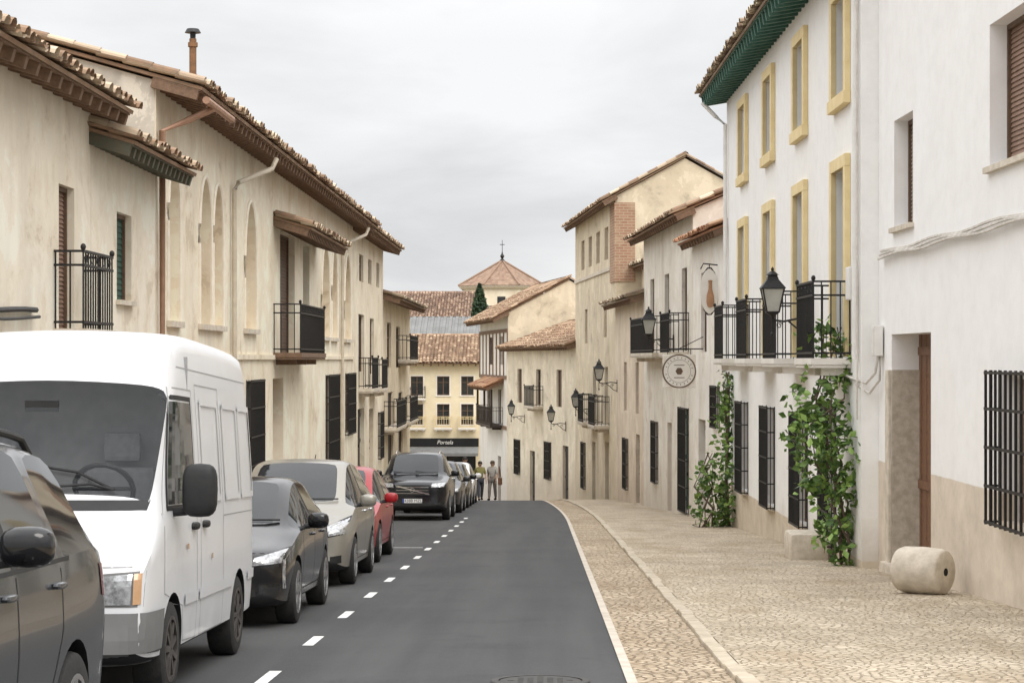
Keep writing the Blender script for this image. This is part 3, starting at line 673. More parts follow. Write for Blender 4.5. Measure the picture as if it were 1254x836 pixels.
# ------------------------------------------------------------------ facades
class Fac:
    def __init__(s,p0,p1,side):
        s.p0=Vector((p0[0],p0[1],0)); s.p1=Vector((p1[0],p1[1],0)); d=s.p1-s.p0; s.L=d.length; s.d=d/s.L
        s.n=Vector((-s.d.y,s.d.x,0)) if side=='R' else Vector((s.d.y,-s.d.x,0))
    def P(s,u,d,z):
        v=s.p0+s.d*u+s.n*d; return Vector((v.x,v.y,z))
    def u(s,px):
        k=(px-CX)/F; return (k*s.p0.y-s.p0.x)/(s.d.x-k*s.d.y)
    def Y(s,u): return s.p0.y+u*s.d.y
    def z(s,py,u): return EYE+(HY-py)*s.Y(u)/F
def op(fc,px0,px1,py0,py1,kind,dep=.18,**k):
    a,b=sorted((fc.u(px0),fc.u(px1))); um=(a+b)/2
    return dict(u0=a,u1=b,z0=fc.z(py1,um),z1=fc.z(py0,um),kind=kind,dep=dep,**k)
def opu(u,w,z0,z1,kind,dep=.18,**k): return dict(u0=u,u1=u+w,z0=z0,z1=z1,kind=kind,dep=dep,**k)
def wallmesh(fc,ops,z0,zt,prof,depth):
    m=MB(); us=sorted({0,fc.L}|{o['u0'] for o in ops}|{o['u1'] for o in ops}); zs=sorted({z0,zt}|{o['z0'] for o in ops}|{o['z1'] for o in ops})
    us=[u for u in us if 0<=u<=fc.L]; zs=[z for z in zs if z0<=z<=zt]
    for a,b in zip(us,us[1:]):
        for c,d in zip(zs,zs[1:]):
            mu,mz=(a+b)/2,(c+d)/2
            if any(o['u0']<mu<o['u1'] and o['z0']<mz<o['z1'] for o in ops): continue
            m.quad(fc.P(a,0,c),fc.P(b,0,c),fc.P(b,0,d),fc.P(a,0,d))
    for o in ops:
        a,b,c,d,q=o['u0'],o['u1'],o['z0'],o['z1'],-o['dep']
        zt2=d-(b-a)*o.get('rise',.5) if o.get('arch') else d
        m.quad(fc.P(a,0,c),fc.P(a,q,c),fc.P(a,q,zt2),fc.P(a,0,zt2)); m.quad(fc.P(b,0,c),fc.P(b,q,c),fc.P(b,q,zt2),fc.P(b,0,zt2))
        m.quad(fc.P(a,0,c),fc.P(b,0,c),fc.P(b,q,c),fc.P(a,q,c))
        if o.get('arch'):
            N=14; pts=[]
            for i in range(N+1):
                t=math.pi*i/N; pts.append(((a+b)/2-math.cos(t)*(b-a)/2,zt2+math.sin(t)**.85*(d-.012-zt2)))
            for (ua,za),(ub,zb) in zip(pts,pts[1:]):
                m.quad(fc.P(ua,0,za),fc.P(ub,0,zb),fc.P(ub,0,d),fc.P(ua,0,d)); m.quad(fc.P(ua,0,za),fc.P(ub,0,zb),fc.P(ub,q,zb),fc.P(ua,q,za))
        else: m.quad(fc.P(a,0,d),fc.P(b,0,d),fc.P(b,q,d),fc.P(a,q,d))
    e=[(0,z0)]+prof+[(depth,z0)]
    for u in (0,fc.L): m.add([fc.P(u,-d,z) for d,z in e],[tuple(range(len(e)))])
    m.quad(fc.P(0,-depth,z0),fc.P(fc.L,-depth,z0),fc.P(fc.L,-depth,prof[-1][1]),fc.P(0,-depth,prof[-1][1]))
    return m
def grille(root,fc,a,b,c,d,out=.10,sp=.11,th=.011,name='window_grille'):
    m=MB(); n=max(2,int((b-a)/sp))
    for i in range(n+1):
        u=a+(b-a)*i/n; m.fbox(fc,u-th,u+th,out-th,out+th,c,d)
    for z in [c+.03]+[c+(d-c)*k/4 for k in (1,2,3)]+[d-.03]:
        m.fbox(fc,a-.03,b+.03,out-.006,out+.016,z-.016,z+.016)
        for u in (a-.02,b+.02): m.fbox(fc,u-.010,u+.010,.003,out,z-.012,z+.012)
    n2=max(2,int(out/.08))
    for u in (a-.02,b+.02):
        for i in range(n2): m.fbox(fc,u-th,u+th,out*i/n2+.01-th*0.4,out*i/n2+.02,c,d)
    return m.build(name,M['iron'],root)
def balcony(root,fc,a,b,zf,dep=.5,h=1.0,slab=None,sp=.13,panel=None):
    m=MB(); m.fbox(fc,a-.04,b+.04,.002,dep+.04,zf-.10,zf); m.fbox(fc,a-.02,b+.02,.002,dep+.02,zf-.15,zf-.102)
    for k in range(3):
        u=a+(b-a)*(.1+.4*k); m.fbox(fc,u-.06,u+.06,.002,dep*.75,zf-.27,zf-.152)
    bo=m.build('balcony',slab or M['stone'],root)
    r=MB(); t=.009
    n=max(2,int((b-a)/sp)); nd_=max(2,int(dep/sp))
    for i in range(n+1):
        u=a+(b-a)*i/n; r.fbox(fc,u-t,u+t,dep-t,dep+t,zf,zf+h)
    for u in (a,b):
        for i in range(nd_): d=.02+dep*i/nd_; r.fbox(fc,u-t,u+t,d-t,d+t,zf,zf+h)
        for z in (zf+.08,zf+h*.82,zf+h): r.fbox(fc,u-.018,u+.018,.002,dep-.02,z-.014,z+.014)
    for z in (zf+.08,zf+h*.82,zf+h): r.fbox(fc,a-.02,b+.02,dep-.018,dep+.018,z-.016,z+.016)
    n3=max(2,int((b-a)/.3))
    for i in range(n3):
        u=a+(b-a)*(i+.5)/n3
        pts=[fc.P(u+.06*math.cos(q*math.pi/5),dep,zf+h*.91+.05*math.sin(q*math.pi/5)) for q in range(11)]; r.tube(pts,.008,4,False)
    for u in (a,b):
        p=fc.P(u,dep,zf+h+.05); r.ell(p,.035,.035,.045,8,6)
    r.build('railing',panel or M['iron'],bo)
    return bo
def fill(root,fc,o):
    a,b,c,d,q=o['u0'],o['u1'],o['z0'],o['z1'],-o['dep']; k=o['kind']; fm=o.get('fm') or M['frame']
    if k=='niche':
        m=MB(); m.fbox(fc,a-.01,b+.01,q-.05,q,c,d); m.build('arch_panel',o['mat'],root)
        if o.get('sill'): m=MB(); m.fbox(fc,a-.08,b+.08,.002,.09,c-.10,c-.002); m.build('window_sill',M['stone'],root)
        zt2=d-(b-a)*o.get('rise',.5); N=14; pts=[(a-.04,c)]+[((a+b)/2-math.cos(math.pi*i/N)*((b-a)/2+.04),zt2+math.sin(math.pi*i/N)**.85*(d+.03-zt2)) for i in range(N+1)]+[(b+.04,c)]
        m=MB(); m.tube([fc.P(u,.005,z) for u,z in pts],.045,6); m.build('arch_moulding',M['mould'],root,True)
    elif k=='glass':
        m=MB(); t=.06
        for u0,u1 in ((a,a+t),(b-t,b),((a+b)/2-t/2,(a+b)/2+t/2)): m.fbox(fc,u0,u1,q-.04,q+.03,c,d)
        for z0,z1 in ((c,c+t),(d-t,d),(c+(d-c)*.66,c+(d-c)*.66+t*.7)): m.fbox(fc,a,b,q-.035,q+.025,z0,z1)
        w=m.build('window',fm,root); g=MB(); g.fbox(fc,a,b,q-.06,q-.01,c,d); g.build('pane',M['glassw'],w)
    elif k in ('blind','louver'):
        m=MB(); n=max(4,int((d-c)/(.055 if k=='blind' else .08)))
        for i in range(n):
            z=c+(d-c)*i/n; z2=c+(d-c)*(i+1)/n
            m.quad(fc.P(a,q+.018,z),fc.P(b,q+.018,z),fc.P(b,q,z2),fc.P(a,q,z2)); m.quad(fc.P(a,q,z2),fc.P(b,q,z2),fc.P(b,q+.018,z2),fc.P(a,q+.018,z2))
        m.fbox(fc,a,b,q-.06,q-.01,c,d)
        w=m.build('window_shutter',o.get('mat') or M['blind'],root)
        g=MB()
        for u0,u1 in ((a,a+.05),(b-.05,b)): g.fbox(fc,u0,u1,q-.02,q+.05,c,d)
        g.fbox(fc,a+.05,b-.05,q-.02,q+.05,d-.06,d); g.build('frame',fm,w)
    elif k=='door':
        m=MB(); n=max(3,int((b-a)/.16))
        for i in range(n):
            u0=a+(b-a)*i/n; u1=a+(b-a)*(i+1)/n; m.fbox(fc,u0+.004,u1-.004,q-.05,q+(.0 if i%2 else .006),c,d)
        m.fbox(fc,a,b,q-.07,q-.02,c,d)
        for z in (c+.25,c+(d-c)*.5,d-.3): m.fbox(fc,a+.04,b-.04,q+.007,q+.03,z,z+.12)
        w=m.build('door',o.get('mat') or M['door'],root)
        h=MB(); p=fc.P((a+b)/2+.06,q+.06,c+1.05); h.ell(p,.03,.03,.05,10,6); h.build('handle',M['iron'],w,True)
    if o.get('gr'): grille(root,fc,a-.06,b+.06,c-.04,d+.04,o.get('out',.10),o.get('gsp',.13),o.get('gth',.011))
    if o.get('sill') and k!='niche': m=MB(); m.fbox(fc,a-.06,b+.06,.002,.07,c-.07,c-.002); m.build('window_sill',M['stone'],root)
    if o.get('sur'):
        t,pr=o.get('st',.16),o.get('spr',.08); sm=o['sur']; m=MB()
        m.fbox(fc,a-t,a-.002,.002,pr,c,d); m.fbox(fc,b+.002,b+t,.002,pr,c,d); m.fbox(fc,a-t,b+t,.002,pr,d+.002,d+t)
        if o.get('sbot',True): m.fbox(fc,a-t-.03,b+t+.03,.002,pr+.03,c-t,c-.002)
        m.build('window_surround',sm,root,bevel=.008)
def tiles(mb,A,du,Lu,up,Ls,nr,pitch,e=.42,maxc=5):
    n=max(1,int(Lu/pitch)); p=Lu/n; nc=max(1,int(Ls/e)); ls=[e]*nc; ls[-1]=Ls-e*(nc-1)
    if nc>maxc: ls=[e]*(maxc-1)+[Ls-e*(maxc-1)]
    for i in range(n+1):
        for cover in (1,0):
            x=(i+(.5 if cover else 0))*p
            if cover and i==n: continue
            s=-R.uniform(0,.10); sag=R.uniform(-.018,.018)
            for el in ls:
                r0,r1=(p*.47,p*.38) if cover else (p*.42,p*.46); ss=s-R.uniform(0,.03); se=s+el+.05; jx=R.uniform(-.016,.016)
                vs=[]
                for (sv,rr,lf) in ((ss,r0,.035),(se,r1,.0)):
                    for q in range(6):
                        t=math.pi*q/5
                        h=(math.sin(t)*rr*.85+.035+lf) if cover else (.07-math.sin(t)*rr*.5+lf*.6)
                        vs.append(A+du*(x+jx+math.cos(t)*rr)+nr*(h+sag)+up*sv)
                mb.add(vs,[(q,q+1,q+7,q+6) for q in range(5)],R.random()**1.3)
                s+=el
def roof(root,fc,zt,slope,over,rd,depth,tm,pitch=.22,ovn=.12,ovf=.12,sm=None,raft=.5,maxc=5,e=.42,name='roof',uoff=0,ulen=None,eavethick=.07):
    Z=Vector((0,0,1)); up=(-fc.n+Z*slope).normalized(); nr=(fc.n*slope+Z).normalized()
    Lu=(ulen or fc.L)+ovn+ovf; u0=uoff-ovn
    A=fc.P(u0,over,zt-slope*over+.09); Ls=(rd+over)*math.sqrt(1+slope*slope)
    m=MB()
    B=A+fc.d*Lu; C=B+up*Ls; D=A+up*Ls; th=nr*-.05
    m.add([A,B,C,D,A+th,B+th,C+th,D+th],[(0,1,2,3),(4,5,6,7),(0,1,5,4),(1,2,6,5),(2,3,7,6),(3,0,4,7)],.3)
    tiles(m,A,fc.d,Lu,up,Ls,nr,pitch,e,maxc)
    if depth>rd+.1:
        dn=(-fc.n-Z*slope).normalized(); Lb=(depth-rd+.2)*math.sqrt(1+slope*slope)
        m.quad(D+nr*.03,C+nr*.03,C+dn*Lb,D+dn*Lb,.4)
        n=int(Lu/.4)
        for i in range(n):
            u=Lu*(i+.5)/n; c0=D+fc.d*(u-.22); c1=D+fc.d*(u+.22)
            vs=[]
            for cc,rr in ((c0,.13),(c1,.11)):
                for q in range(6): t=math.pi*q/5; vs.append(cc+fc.n*(math.cos(t)*rr)+Z*(math.sin(t)*rr+.03))
            m.add(vs,[(q,q+1,q+7,q+6) for q in range(5)],R.random())
        for us in (0.05,Lu-.05):
            s=0
            while s<Lb-.1:
                vs=[]
                for sv,rr in ((s,.085),(s+.46,.10)):
                    for q in range(6): t=math.pi*q/5; vs.append(D+fc.d*(us+math.cos(t)*rr)+Z*(math.sin(t)*rr+.05)+dn*sv)
                m.add(vs,[(q,q+1,q+7,q+6) for q in range(5)],R.random()**1.5); s+=.42
    for us in (0.05,Lu-.05):
        s=0
        while s<Ls-.1:
            vs=[]
            for sv,rr in ((s,.10),(s+.46,.085)):
                for q in range(6): t=math.pi*q/5; vs.append(A+fc.d*(us+math.cos(t)*rr)+nr*(math.sin(t)*rr+.07)+up*sv)
            m.add(vs,[(q,q+1,q+7,q+6) for q in range(5)],R.random()**1.5); s+=.42
    ro=m.build(name,tm,root,rec=False,attr=True)
    if sm:
        s=MB(); A2=A-nr*.055; W_=up*((over+.0)*math.sqrt(1+slope*slope)); t2=nr*-.02
        s.add([A2+up*.03,A2+fc.d*Lu+up*.03,A2+fc.d*Lu+W_,A2+W_]+[x+t2 for x in (A2+up*.03,A2+fc.d*Lu+up*.03,A2+fc.d*Lu+W_,A2+W_)],[(0,1,2,3),(4,5,6,7),(0,1,5,4),(1,2,6,5),(2,3,7,6),(3,0,4,7)])
        n=int(Lu/raft)
        for i in range(n+1):
            cc=A2+fc.d*(.05+(Lu-.1)*i/n)+up*(over*.5+.04)-nr*(.022+eavethick); s.obox(cc,fc.d*.05,up*(over*.5-.02)*math.sqrt(1+slope*slope),nr*eavethick)
        s.build('eave',sm,root)
    return ro
HG='houses lining the street'
def house(name,label,fc,zt,depth,wm,ops=(),slope=.3,over=.5,rd=None,tm=None,pitch=.22,sm=None,ovn=.12,ovf=.12,raft=.5,rf=True,maxc=5,e=.42,cat='house',eavethick=.07):
    rd=rd or depth/2; z0=min(gz(fc.p0.y),gz(fc.p1.y))-.5
    root=empty(name,fc.P(0,0,gz(fc.p0.y)),label,cat,HG)
    zr=zt+slope*rd; prof=[(0,zt),(rd,zr),(depth,max(z0+1,zr-slope*(depth-rd)))]
    wallmesh(fc,ops,z0,zt,prof,depth).build('wall',wm,root,rec=False)
    for o in ops: fill(root,fc,o)
    if rf: roof(root,fc,zt,slope,over,rd,depth,tm or M['tile'],pitch,ovn,ovf,sm or M['wood'],raft,maxc,e,eavethick=eavethick)
    return root
def pipe(root,pts,r,mat,name='drainpipe'):
    m=MB(); m.tube(pts,r,8); return m.build(name,mat,root,True)
# ---- LEFT
f1=Fac((-6,12),(-6,26),'L')
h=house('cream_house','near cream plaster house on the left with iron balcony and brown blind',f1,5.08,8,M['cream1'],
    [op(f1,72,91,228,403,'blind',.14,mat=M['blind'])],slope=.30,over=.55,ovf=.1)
balcony(h,f1,f1.u(66),f1.u(66)+1.6,f1.z(403,f1.u(80)),.36,.95)
m=MB(); m.tube([f1.P(u,.05,2.25+.03*math.sin(u*1.3)) for u in [i*.5 for i in range(0,23)]],.035,6); m.tube([f1.P(u,.09,2.18+.04*math.sin(u*1.1+1)) for u in [i*.5 for i in range(0,23)]],.02,6)
setp(m.build('cable_bundle',M['cable'],None,True),'black cable bundle strung along the near cream wall on the left','cable')
f2=Fac((-6.0,26.02),(-6.0,30.34),'L')
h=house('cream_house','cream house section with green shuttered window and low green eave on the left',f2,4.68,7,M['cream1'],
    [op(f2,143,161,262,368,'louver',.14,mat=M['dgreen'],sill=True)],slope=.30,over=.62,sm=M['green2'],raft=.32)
f3=Fac((-6,30.36),(-6,62),'L')
zb,ztp=2.32,4.9
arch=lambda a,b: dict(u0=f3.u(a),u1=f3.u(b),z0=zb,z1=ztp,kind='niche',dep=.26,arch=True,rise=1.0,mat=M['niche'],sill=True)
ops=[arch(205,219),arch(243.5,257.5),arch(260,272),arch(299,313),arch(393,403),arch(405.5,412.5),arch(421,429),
     op(f3,343,361,287,432,'louver',.2,mat=M['frame']),op(f3,371,379,300,420,'glass',.2),
     op(f3,302,318,467,600,'door',.15,mat=M['darkdoor'],gr=True),op(f3,334,347,463,600,'door',.3,mat=M['door']),op(f3,399,412,460,565,'glass',.15,gr=True),op(f3,423,432,458,530,'glass',.15,gr=True),
     op(f3,282,292,480,560,'glass',.15)]
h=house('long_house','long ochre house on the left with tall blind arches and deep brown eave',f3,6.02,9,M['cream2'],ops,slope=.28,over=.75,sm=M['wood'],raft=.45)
u0=f3.Y(0); balcony(h,f3,43.6-u0,48.4-u0,1.85,.6,1.08,M['wood'])
roof(h,f3,4.80,.30,.85,0,0,M['tile'],.24,0,0,M['wood'],.3,name='balcony_canopy',uoff=43.6-u0,ulen=8.2,maxc=3,e=.3)
m=MB(); m.fbox(f3,0,31.6,.002,.05,1.70,1.80); m.build('string_course',M['cream3'],h)
pipe(h,[f3.P(.6,.80,5.66),f3.P(.35,.45,5.45),f3.P(.12,.08,5.25),f3.P(.12,.08,-.5)],.055,M['copper'])
ud=f3.u(282); pipe(h,[f3.P(ud+1.1,.74,5.66),f3.P(ud+1.0,.66,5.45),f3.P(ud+.1,.14,5.1),f3.P(ud,.08,4.95),f3.P(ud,.08,-1.9)],.05,M['cpipe'])
ud=f3.u(416); pipe(h,[f3.P(ud+1.3,.74,5.66),f3.P(ud+1.2,.66,5.45),f3.P(ud+.1,.14,5.1),f3.P(ud,.08,4.95),f3.P(ud,.08,-1.9)],.05,M['cpipe'])
m=MB(); m.tube([f3.P(-.1,.80,5.70),f3.P(2.4,.80,5.70)],.06,8); m.build('gutter',M['copper'],h,True)
m=MB(); c0=Vector((-6.45,36.1,6.15)); m.tube([c0,c0+Vector((0,0,1.45))],.066,12); m.tube([c0+Vector((0,0,1.30)),c0+Vector((0,0,1.38))],.09,12); m.tube([c0+Vector((0,0,.75)),c0+Vector((0,0,.80))],.08,12); fl=m.build('chimney',M['rust'],h,True)
m=MB(); m.lathe([(.05,1.45),(.055,1.55),(.15,1.56),(.11,1.63),(.001,1.64)],14,Matrix.Translation(c0)); m.build('chimney_cap',M['iron'],fl,True)
m=MB(); bx=[(-6.02,4.4),(-6.02,6.0),(-10.4,7.22),(-14.9,6.0),(-14.9,4.4)]
m.add([(x,30.345,z) for x,z in bx],[tuple(range(5))]); m.build('gable_render',M['gable'],h,rec=False)
f4=Fac((-6.02,62.02),(-6.02,73.8),'L')
ops=[op(f4,440,445,312,345,'glass',.12),op(f4,451,455,318,348,'glass',.12),op(f4,461,464.5,322,352,'glass',.12),
     op(f4,439,446,385,455,'louver',.15,mat=M['darkdoor']),op(f4,453,458,390,458,'louver',.15,mat=M['darkdoor']),
     op(f4,438,446,500,585,'door',.15,mat=M['darkdoor']),op(f4,452,457,500,585,'door',.15,mat=M['door']),op(f4,463,467,505,560,'glass',.15,gr=True)]
h=house('cream_house','tall pale house after the arched house, with small upper windows on the left',f4,5.92,8,M['cream3'],ops,slope=.28,over=.7)
balcony(h,f4,f4.u(439),f4.u(447),.75,.45,1.0); balcony(h,f4,f4.u(452),f4.u(459),.7,.45,1.0)
f5=Fac((-6.05,73.85),(-6.05,89),'L')
ops=[op(f5,474,479,395,450,'glass',.12),op(f5,485,490,400,450,'glass',.12),op(f5,475,481,480,580,'louver',.12,mat=M['darkdoor']),op(f5,488,493,480,580,'louver',.12,mat=M['darkdoor'])]
h=house('low_house','lower dull ochre house at the far end of the left row with dark balconies',f5,4.1,8,M['beige'],ops,slope=.28,over=.75,tm=M['tile2'])
balcony(h,f5,.6,5.5,-.9,.5,1.0); balcony(h,f5,8,13,-.9,.5,1.0); balcony(h,f5,8,13,1.7,.5,1.0)
# ---- RIGHT
g1=Fac((5.43,12),(5.0,29.2),'R')
h=house('white_house','near white house on the right with beige painted base and brown door',g1,9.6,9,M['white'],
   [op(g1,1092,1140,408,800,'door',.40),op(g1,1095,1118,142,276,'blind',.25,mat=M['blindg'],sill=True),op(g1,1212,1262,15,196,'blind',.25,mat=M['blind'],sill=True),
    op(g1,1227,1275,458,645,'blind',.2,mat=M['blind'],fm=M['wframe'],gr=True,out=.17,gsp=.19,gth=.014)],over=.5,maxc=2)
u=g1.u(1092); m=MB(); m.fbox(g1,u-.04,u-.003,-.40,-.002,-1.9,1.55); m.build('door_jamb',M['stone2'],h)
m=MB(); m.fbox(g1,u+.002,u+.24,.002,.05,-2,1.55); m.build('door_surround',M['stone'],h,bevel=.01)
m=MB(); m.fbox(g1,g1.u(1140)-.2,u+.2,-.3,.14,-1.9,-1.22); m.build('door_step',M['stone'],h)
m=MB()
for k in range(3):
    m.tube([g1.P(uu,.05+.018*k,3.27-.04*k+.02*math.sin(uu*2+k)) for uu in [i*.4 for i in range(0,43)]],.02,5)
setp(m.build('cable_bundle',M['wcable'],None,True),'white painted cable bundle running across the near white wall on the right','cable')
g2=Fac((4.75,29.2),(4.5,48),'R'); ys=[30.2,34.6,39.0,43.5]; ops=[]
Y2=lambda y:(y-29.2)/g2.d.y
for i,y in enumerate(ys):
    ops.append(opu(Y2(y)+.18,1.15,5.85,7.40,'glass',.14,sur=M['yellow'],spr=.09,st=.20,fm=M['darkdoor']))
    ops.append(opu(Y2(y)+.18,1.15,1.74,4.68,'glass',.14,sur=M['yellow'],spr=.09,st=.20,sbot=False,fm=M['darkdoor']))
    if i: ops.append(opu(Y2(y)+.1,1.1,-1.25,.72,'glass',.15,gr=True,out=.16,sill=True,gsp=.15,gth=.013))
ops.append(opu(Y2(31.6),.9,-1.3,.9,'glass',.15,gr=True,out=.14))
h=house('white_house','tall white house with ochre window frames, green eave and black balconies',g2,8.20,9,M['white2'],ops,slope=.17,over=.68,sm=M['green'],raft=.42,tm=M['tile2'],eavethick=.11)
for y in ys: balcony(h,g2,Y2(y)-.05,Y2(y)+1.7,1.72,.58,1.18,M['white4'],.12)
pipe(h,[g2.P(18.6,.62,7.95),g2.P(18.5,.3,7.6),g2.P(18.4,.08,7.4),g2.P(18.4,.08,-2.2)],.05,M['wpipe'])
pipe(h,[g2.P(.25,.06,8.2),g2.P(.25,.06,1.7)],.045,M['wpipe'])
pipe(h,[g2.P(.12,.05,8.2),g2.P(.12,.05,.8)],.015,M['wcable'],'wall_cable')
m=MB(); m.fbox(g2,.35,.65,.002,.14,2.6,3.1); m.build('meter_box',M['wpipe'],h,bevel=.02)
mb_=empty('meter_box',(5.0,29.0,1.8),'small pale meter box on the corner between the two white houses','utility box'); m=MB(); m.box(4.86,4.99,28.75,29.0,1.75,2.2); m.build('case',M['wpipe'],mb_,bevel=.015)
m=MB(); m.box(4.85,4.859,28.78,28.97,1.79,2.16); m.build('lid',M['wpipe'],mb_)
m=MB(); m.tube([(4.93,28.85,1.75),(4.9,28.9,1.5),(4.8,29.1,1.35),(4.70,29.5,1.4),(4.66,31,1.5),(4.64,34,1.48),(4.6,40,1.52),(4.47,47.5,1.5)],.02,6); m.tube([(4.96,28.85,1.75),(4.95,28.8,1.4),(4.85,29.1,1.2),(4.7,29.4,1.32)],.02,6)
setp(m.build('wall_cable',M['wcable'],None,True),'pale drooping cables at the corner of the two white houses','cable')
g3=Fac((4.5,48.02),(4.13,54),'R')
h=house('small_white_house','small off white house with low red tiled eave, holding the round hanging sign',g3,4.95,8,M['white3'],
   [opu(1.2,.9,.0,1.0,'glass',.15,gr=True),opu(3.6,1.3,-2.3,.1,'door',.2,mat=M['darkdoor']),opu(3.4,1.0,1.9,4.0,'louver',.15,mat=M['frame'])],slope=.38,over=.42,tm=M['tile3'])
g4=Fac((4.13,54.02),(3.39,66),'R')
ops=[opu(1.2,1.1,1.95,4.3,'louver',.15,mat=M['frame']),opu(5.2,1.1,1.95,4.3,'glass',.15),opu(9,1.1,1.95,4.3,'louver',.15,mat=M['frame']),
     opu(.9,1.5,-2.6,.3,'door',.15,mat=M['dgreen'],gr=True),opu(4.6,1.0,-2.9,-.2,'door',.2,mat=M['door']),opu(8,1.1,-2.2,-.3,'glass',.15,gr=True)]
h=house('white_house','off white house with deep brown tiled eave and long balcony, middle of the right row',g4,5.84,8,M['white3b'],ops,slope=.43,over=.55,sm=M['wood'],tm=M['tile'])
balcony(h,g4,.8,2.9,1.9,.55,1.1); balcony(h,g4,4.7,11,1.9,.55,1.1)
g5=Fac((3.39,66.02),(2.8,75.6),'R')
ops=[opu(1.5,1.0,-.2,1.6,'glass',.15),opu(5.5,1.0,-.2,1.6,'louver',.15,mat=M['frame']),opu(1.2,1.2,-3.3,-.9,'door',.15,mat=M['darkdoor']),opu(5,1.1,-3.0,-1.2,'glass',.15,gr=True)]
h=house('beige_house','narrow beige house with stepped back upper storey below the tall brick cornered house',g5,3.85,7,M['beige3'],ops,slope=.3,over=.55,rd=1.3,tm=M['tile2'])
g5b=Fac((4.5,68),(3.8,75.55),'R')
wallmesh(g5b,[],3,5.3,[(0,5.3),(2,5.9),(4,5.3)],4).build('upper_storey',M['beige'],h,rec=False)
roof(h,g5b,5.3,.3,.4,2,4,M['tile2'],.24,.1,.05,M['wood'],name='upper_roof')
g6=Fac((2.8,75.62),(1.5,91),'R')
ops=[]
for k in range(4): ops.append(opu(2.4+k*3.0,1.3,5.7,7.0,'louver',.25,mat=M['frame']))
ops+=[opu(3.0,1.0,2.6,4.0,'louver',.15,mat=M['blindg']),opu(10.2,1.0,2.4,3.9,'louver',.15,mat=M['blindg'])]
for u_ in (2.5,6.8): ops.append(opu(u_,1.2,-.9,1.4,'glass',.2))
ops+=[opu(2.2,1.3,-4,-1.6,'door',.2,mat=M['darkdoor']),opu(7,1.3,-4.4,-1.8,'door',.2,mat=M['darkdoor']),opu(11,1.1,-4,-2,'glass',.2,gr=True)]
h=house('tall_beige_house','tall beige house with brick corner and upper gallery windows in the right row',g6,8.0,6.5,M['beige'],ops,slope=.55,over=.55,rd=2.7,tm=M['tile'])
m=MB(); m.fbox(g6,-.05,1.5,-.75,.05,4.7,7.75); m.build('brick_pier',M['brick'],h)
m=MB(); m.fbox(g6,1.52,15.4,.002,.06,5.2,5.34); m.build('string_course',M['stone'],h)
balcony(h,g6,2.0,4.2,-.92,.6,1.15); balcony(h,g6,6.3,8.4,-.92,.6,1.15)
g7=Fac((1.5,91.02),(-2,108),'R')
ops=[opu(3,1.2,-.6,1.2,'louver',.15,mat=M['frame']),opu(8,1.2,-.6,1.2,'glass',.15),opu(13,1.2,-.6,1.2,'louver',.15,mat=M['frame']),
     opu(1.5,1.3,-5.5,-2.4,'door',.15,mat=M['darkdoor']),opu(5.5,1.2,-4.2,-2.4,'glass',.15,gr=True),opu(9.5,1.3,-6.4,-3.0,'door',.15,mat=M['darkdoor']),opu(13.5,1.2,-4.4,-2.6,'glass',.15,gr=True)]
h=house('beige_house','low beige house with broad tiled roof, right of the white timbered house',g7,2.4,7,M['beige2'],ops,slope=.36,over=.5,tm=M['tilef'],pitch=.22,e=.42,maxc=9)
balcony(h,g7,7.4,9.8,-.65,.5,1.0)
g8=Fac((-1.93,108.05),(-3.9,121),'R')
ops=[opu(2,1.2,1.4,3.0,'glass',.15),opu(7,1.2,1.4,3.0,'glass',.15),opu(3,1.3,-2,-.0,'glass',.15),opu(8,1.3,-2,-.0,'glass',.15),opu(3,1.4,-6.9,-3.8,'door',.2,mat=M['darkdoor'])]
h=house('timbered_house','white house with dark timbers, wooden balcony and steep beige gable at the bend',g8,4.3,7.5,M['white4'],ops,slope=.53,over=.9,rd=3.4,tm=M['tilef'],pitch=.24,e=.42,maxc=10)
m=MB(); m.add([(g8.P(-.02,-d,z)) for d,z in ((0.02,-7.4),(0.02,4.3),(3.4,6.1),(7.4,4.0),(7.4,-7.4))],[(0,1,2,3,4)]); m.build('gable_render',M['beige'],h,rec=False)
m=MB()
for z in (3.2,.6,-2.2): m.fbox(g8,0,g8.L,.002,.06,z,z+.2)
for k in range(9): u=k*1.6; m.fbox(g8,u,u+.16,.002,.055,.8,3.2)
m.build('timber_frame',M['wood'],h)
M['dwood']=simple('dark_balcony_wood',(.06,.04,.03),(.04,.028,.022),12,.7)
balcony(h,g8,2.2,9,-2.0,.7,1.0,M['dwood'],.17,M['dwood'])
roof(h,g8,.50,.45,1.05,0,0,M['tile3'],.24,0,0,M['wood'],.5,name='balcony_canopy',uoff=1.8,ulen=7.8,maxc=3)
for u in (2.3,5.6,8.9): m=MB(); m.fbox(g8,u-.06,u+.06,.58,.69,-2,.02); m.build('balcony_post',M['dwood'],h)
# ---- FAR
k1=Fac((-9.6,134),(-4.15,134),'L')
ops=[]
for x in (.55,2.35,4.0):
    for z0,z1 in ((-.75,.55),(-2.75,-1.35)): ops.append(opu(x,.85,z0,z1,'glass',.12,fm=M['frame'],sur=M['white4'],st=.08,spr=.03))
ops+=[opu(.5,2.2,-7,-4.35,'glass',.2,fm=M['iron']),opu(3.0,2.0,-7,-4.35,'glass',.2,fm=M['iron'])]
h=house('apartment_house','yellow house facing down the street at the far end, with shop front below',k1,1.6,8,M['yellowb'],ops,slope=.42,over=.6,rd=4,tm=M['tilef'],pitch=.24,e=.45,maxc=12)
for x,z in ((.4,-.95),(.4,-2.95),(2.2,-2.95),(3.85,-2.95)):
    balcony(h,k1,x,x+1.15,z,.5,.75,M['white4'],.15,M['yellow'] if x>1 or z<-2 else M['iron'])
m=MB(); m.fbox(k1,.2,5.2,.002,.16,-4.25,-3.68); sb=m.build('shop_fascia',M['ink'],h)
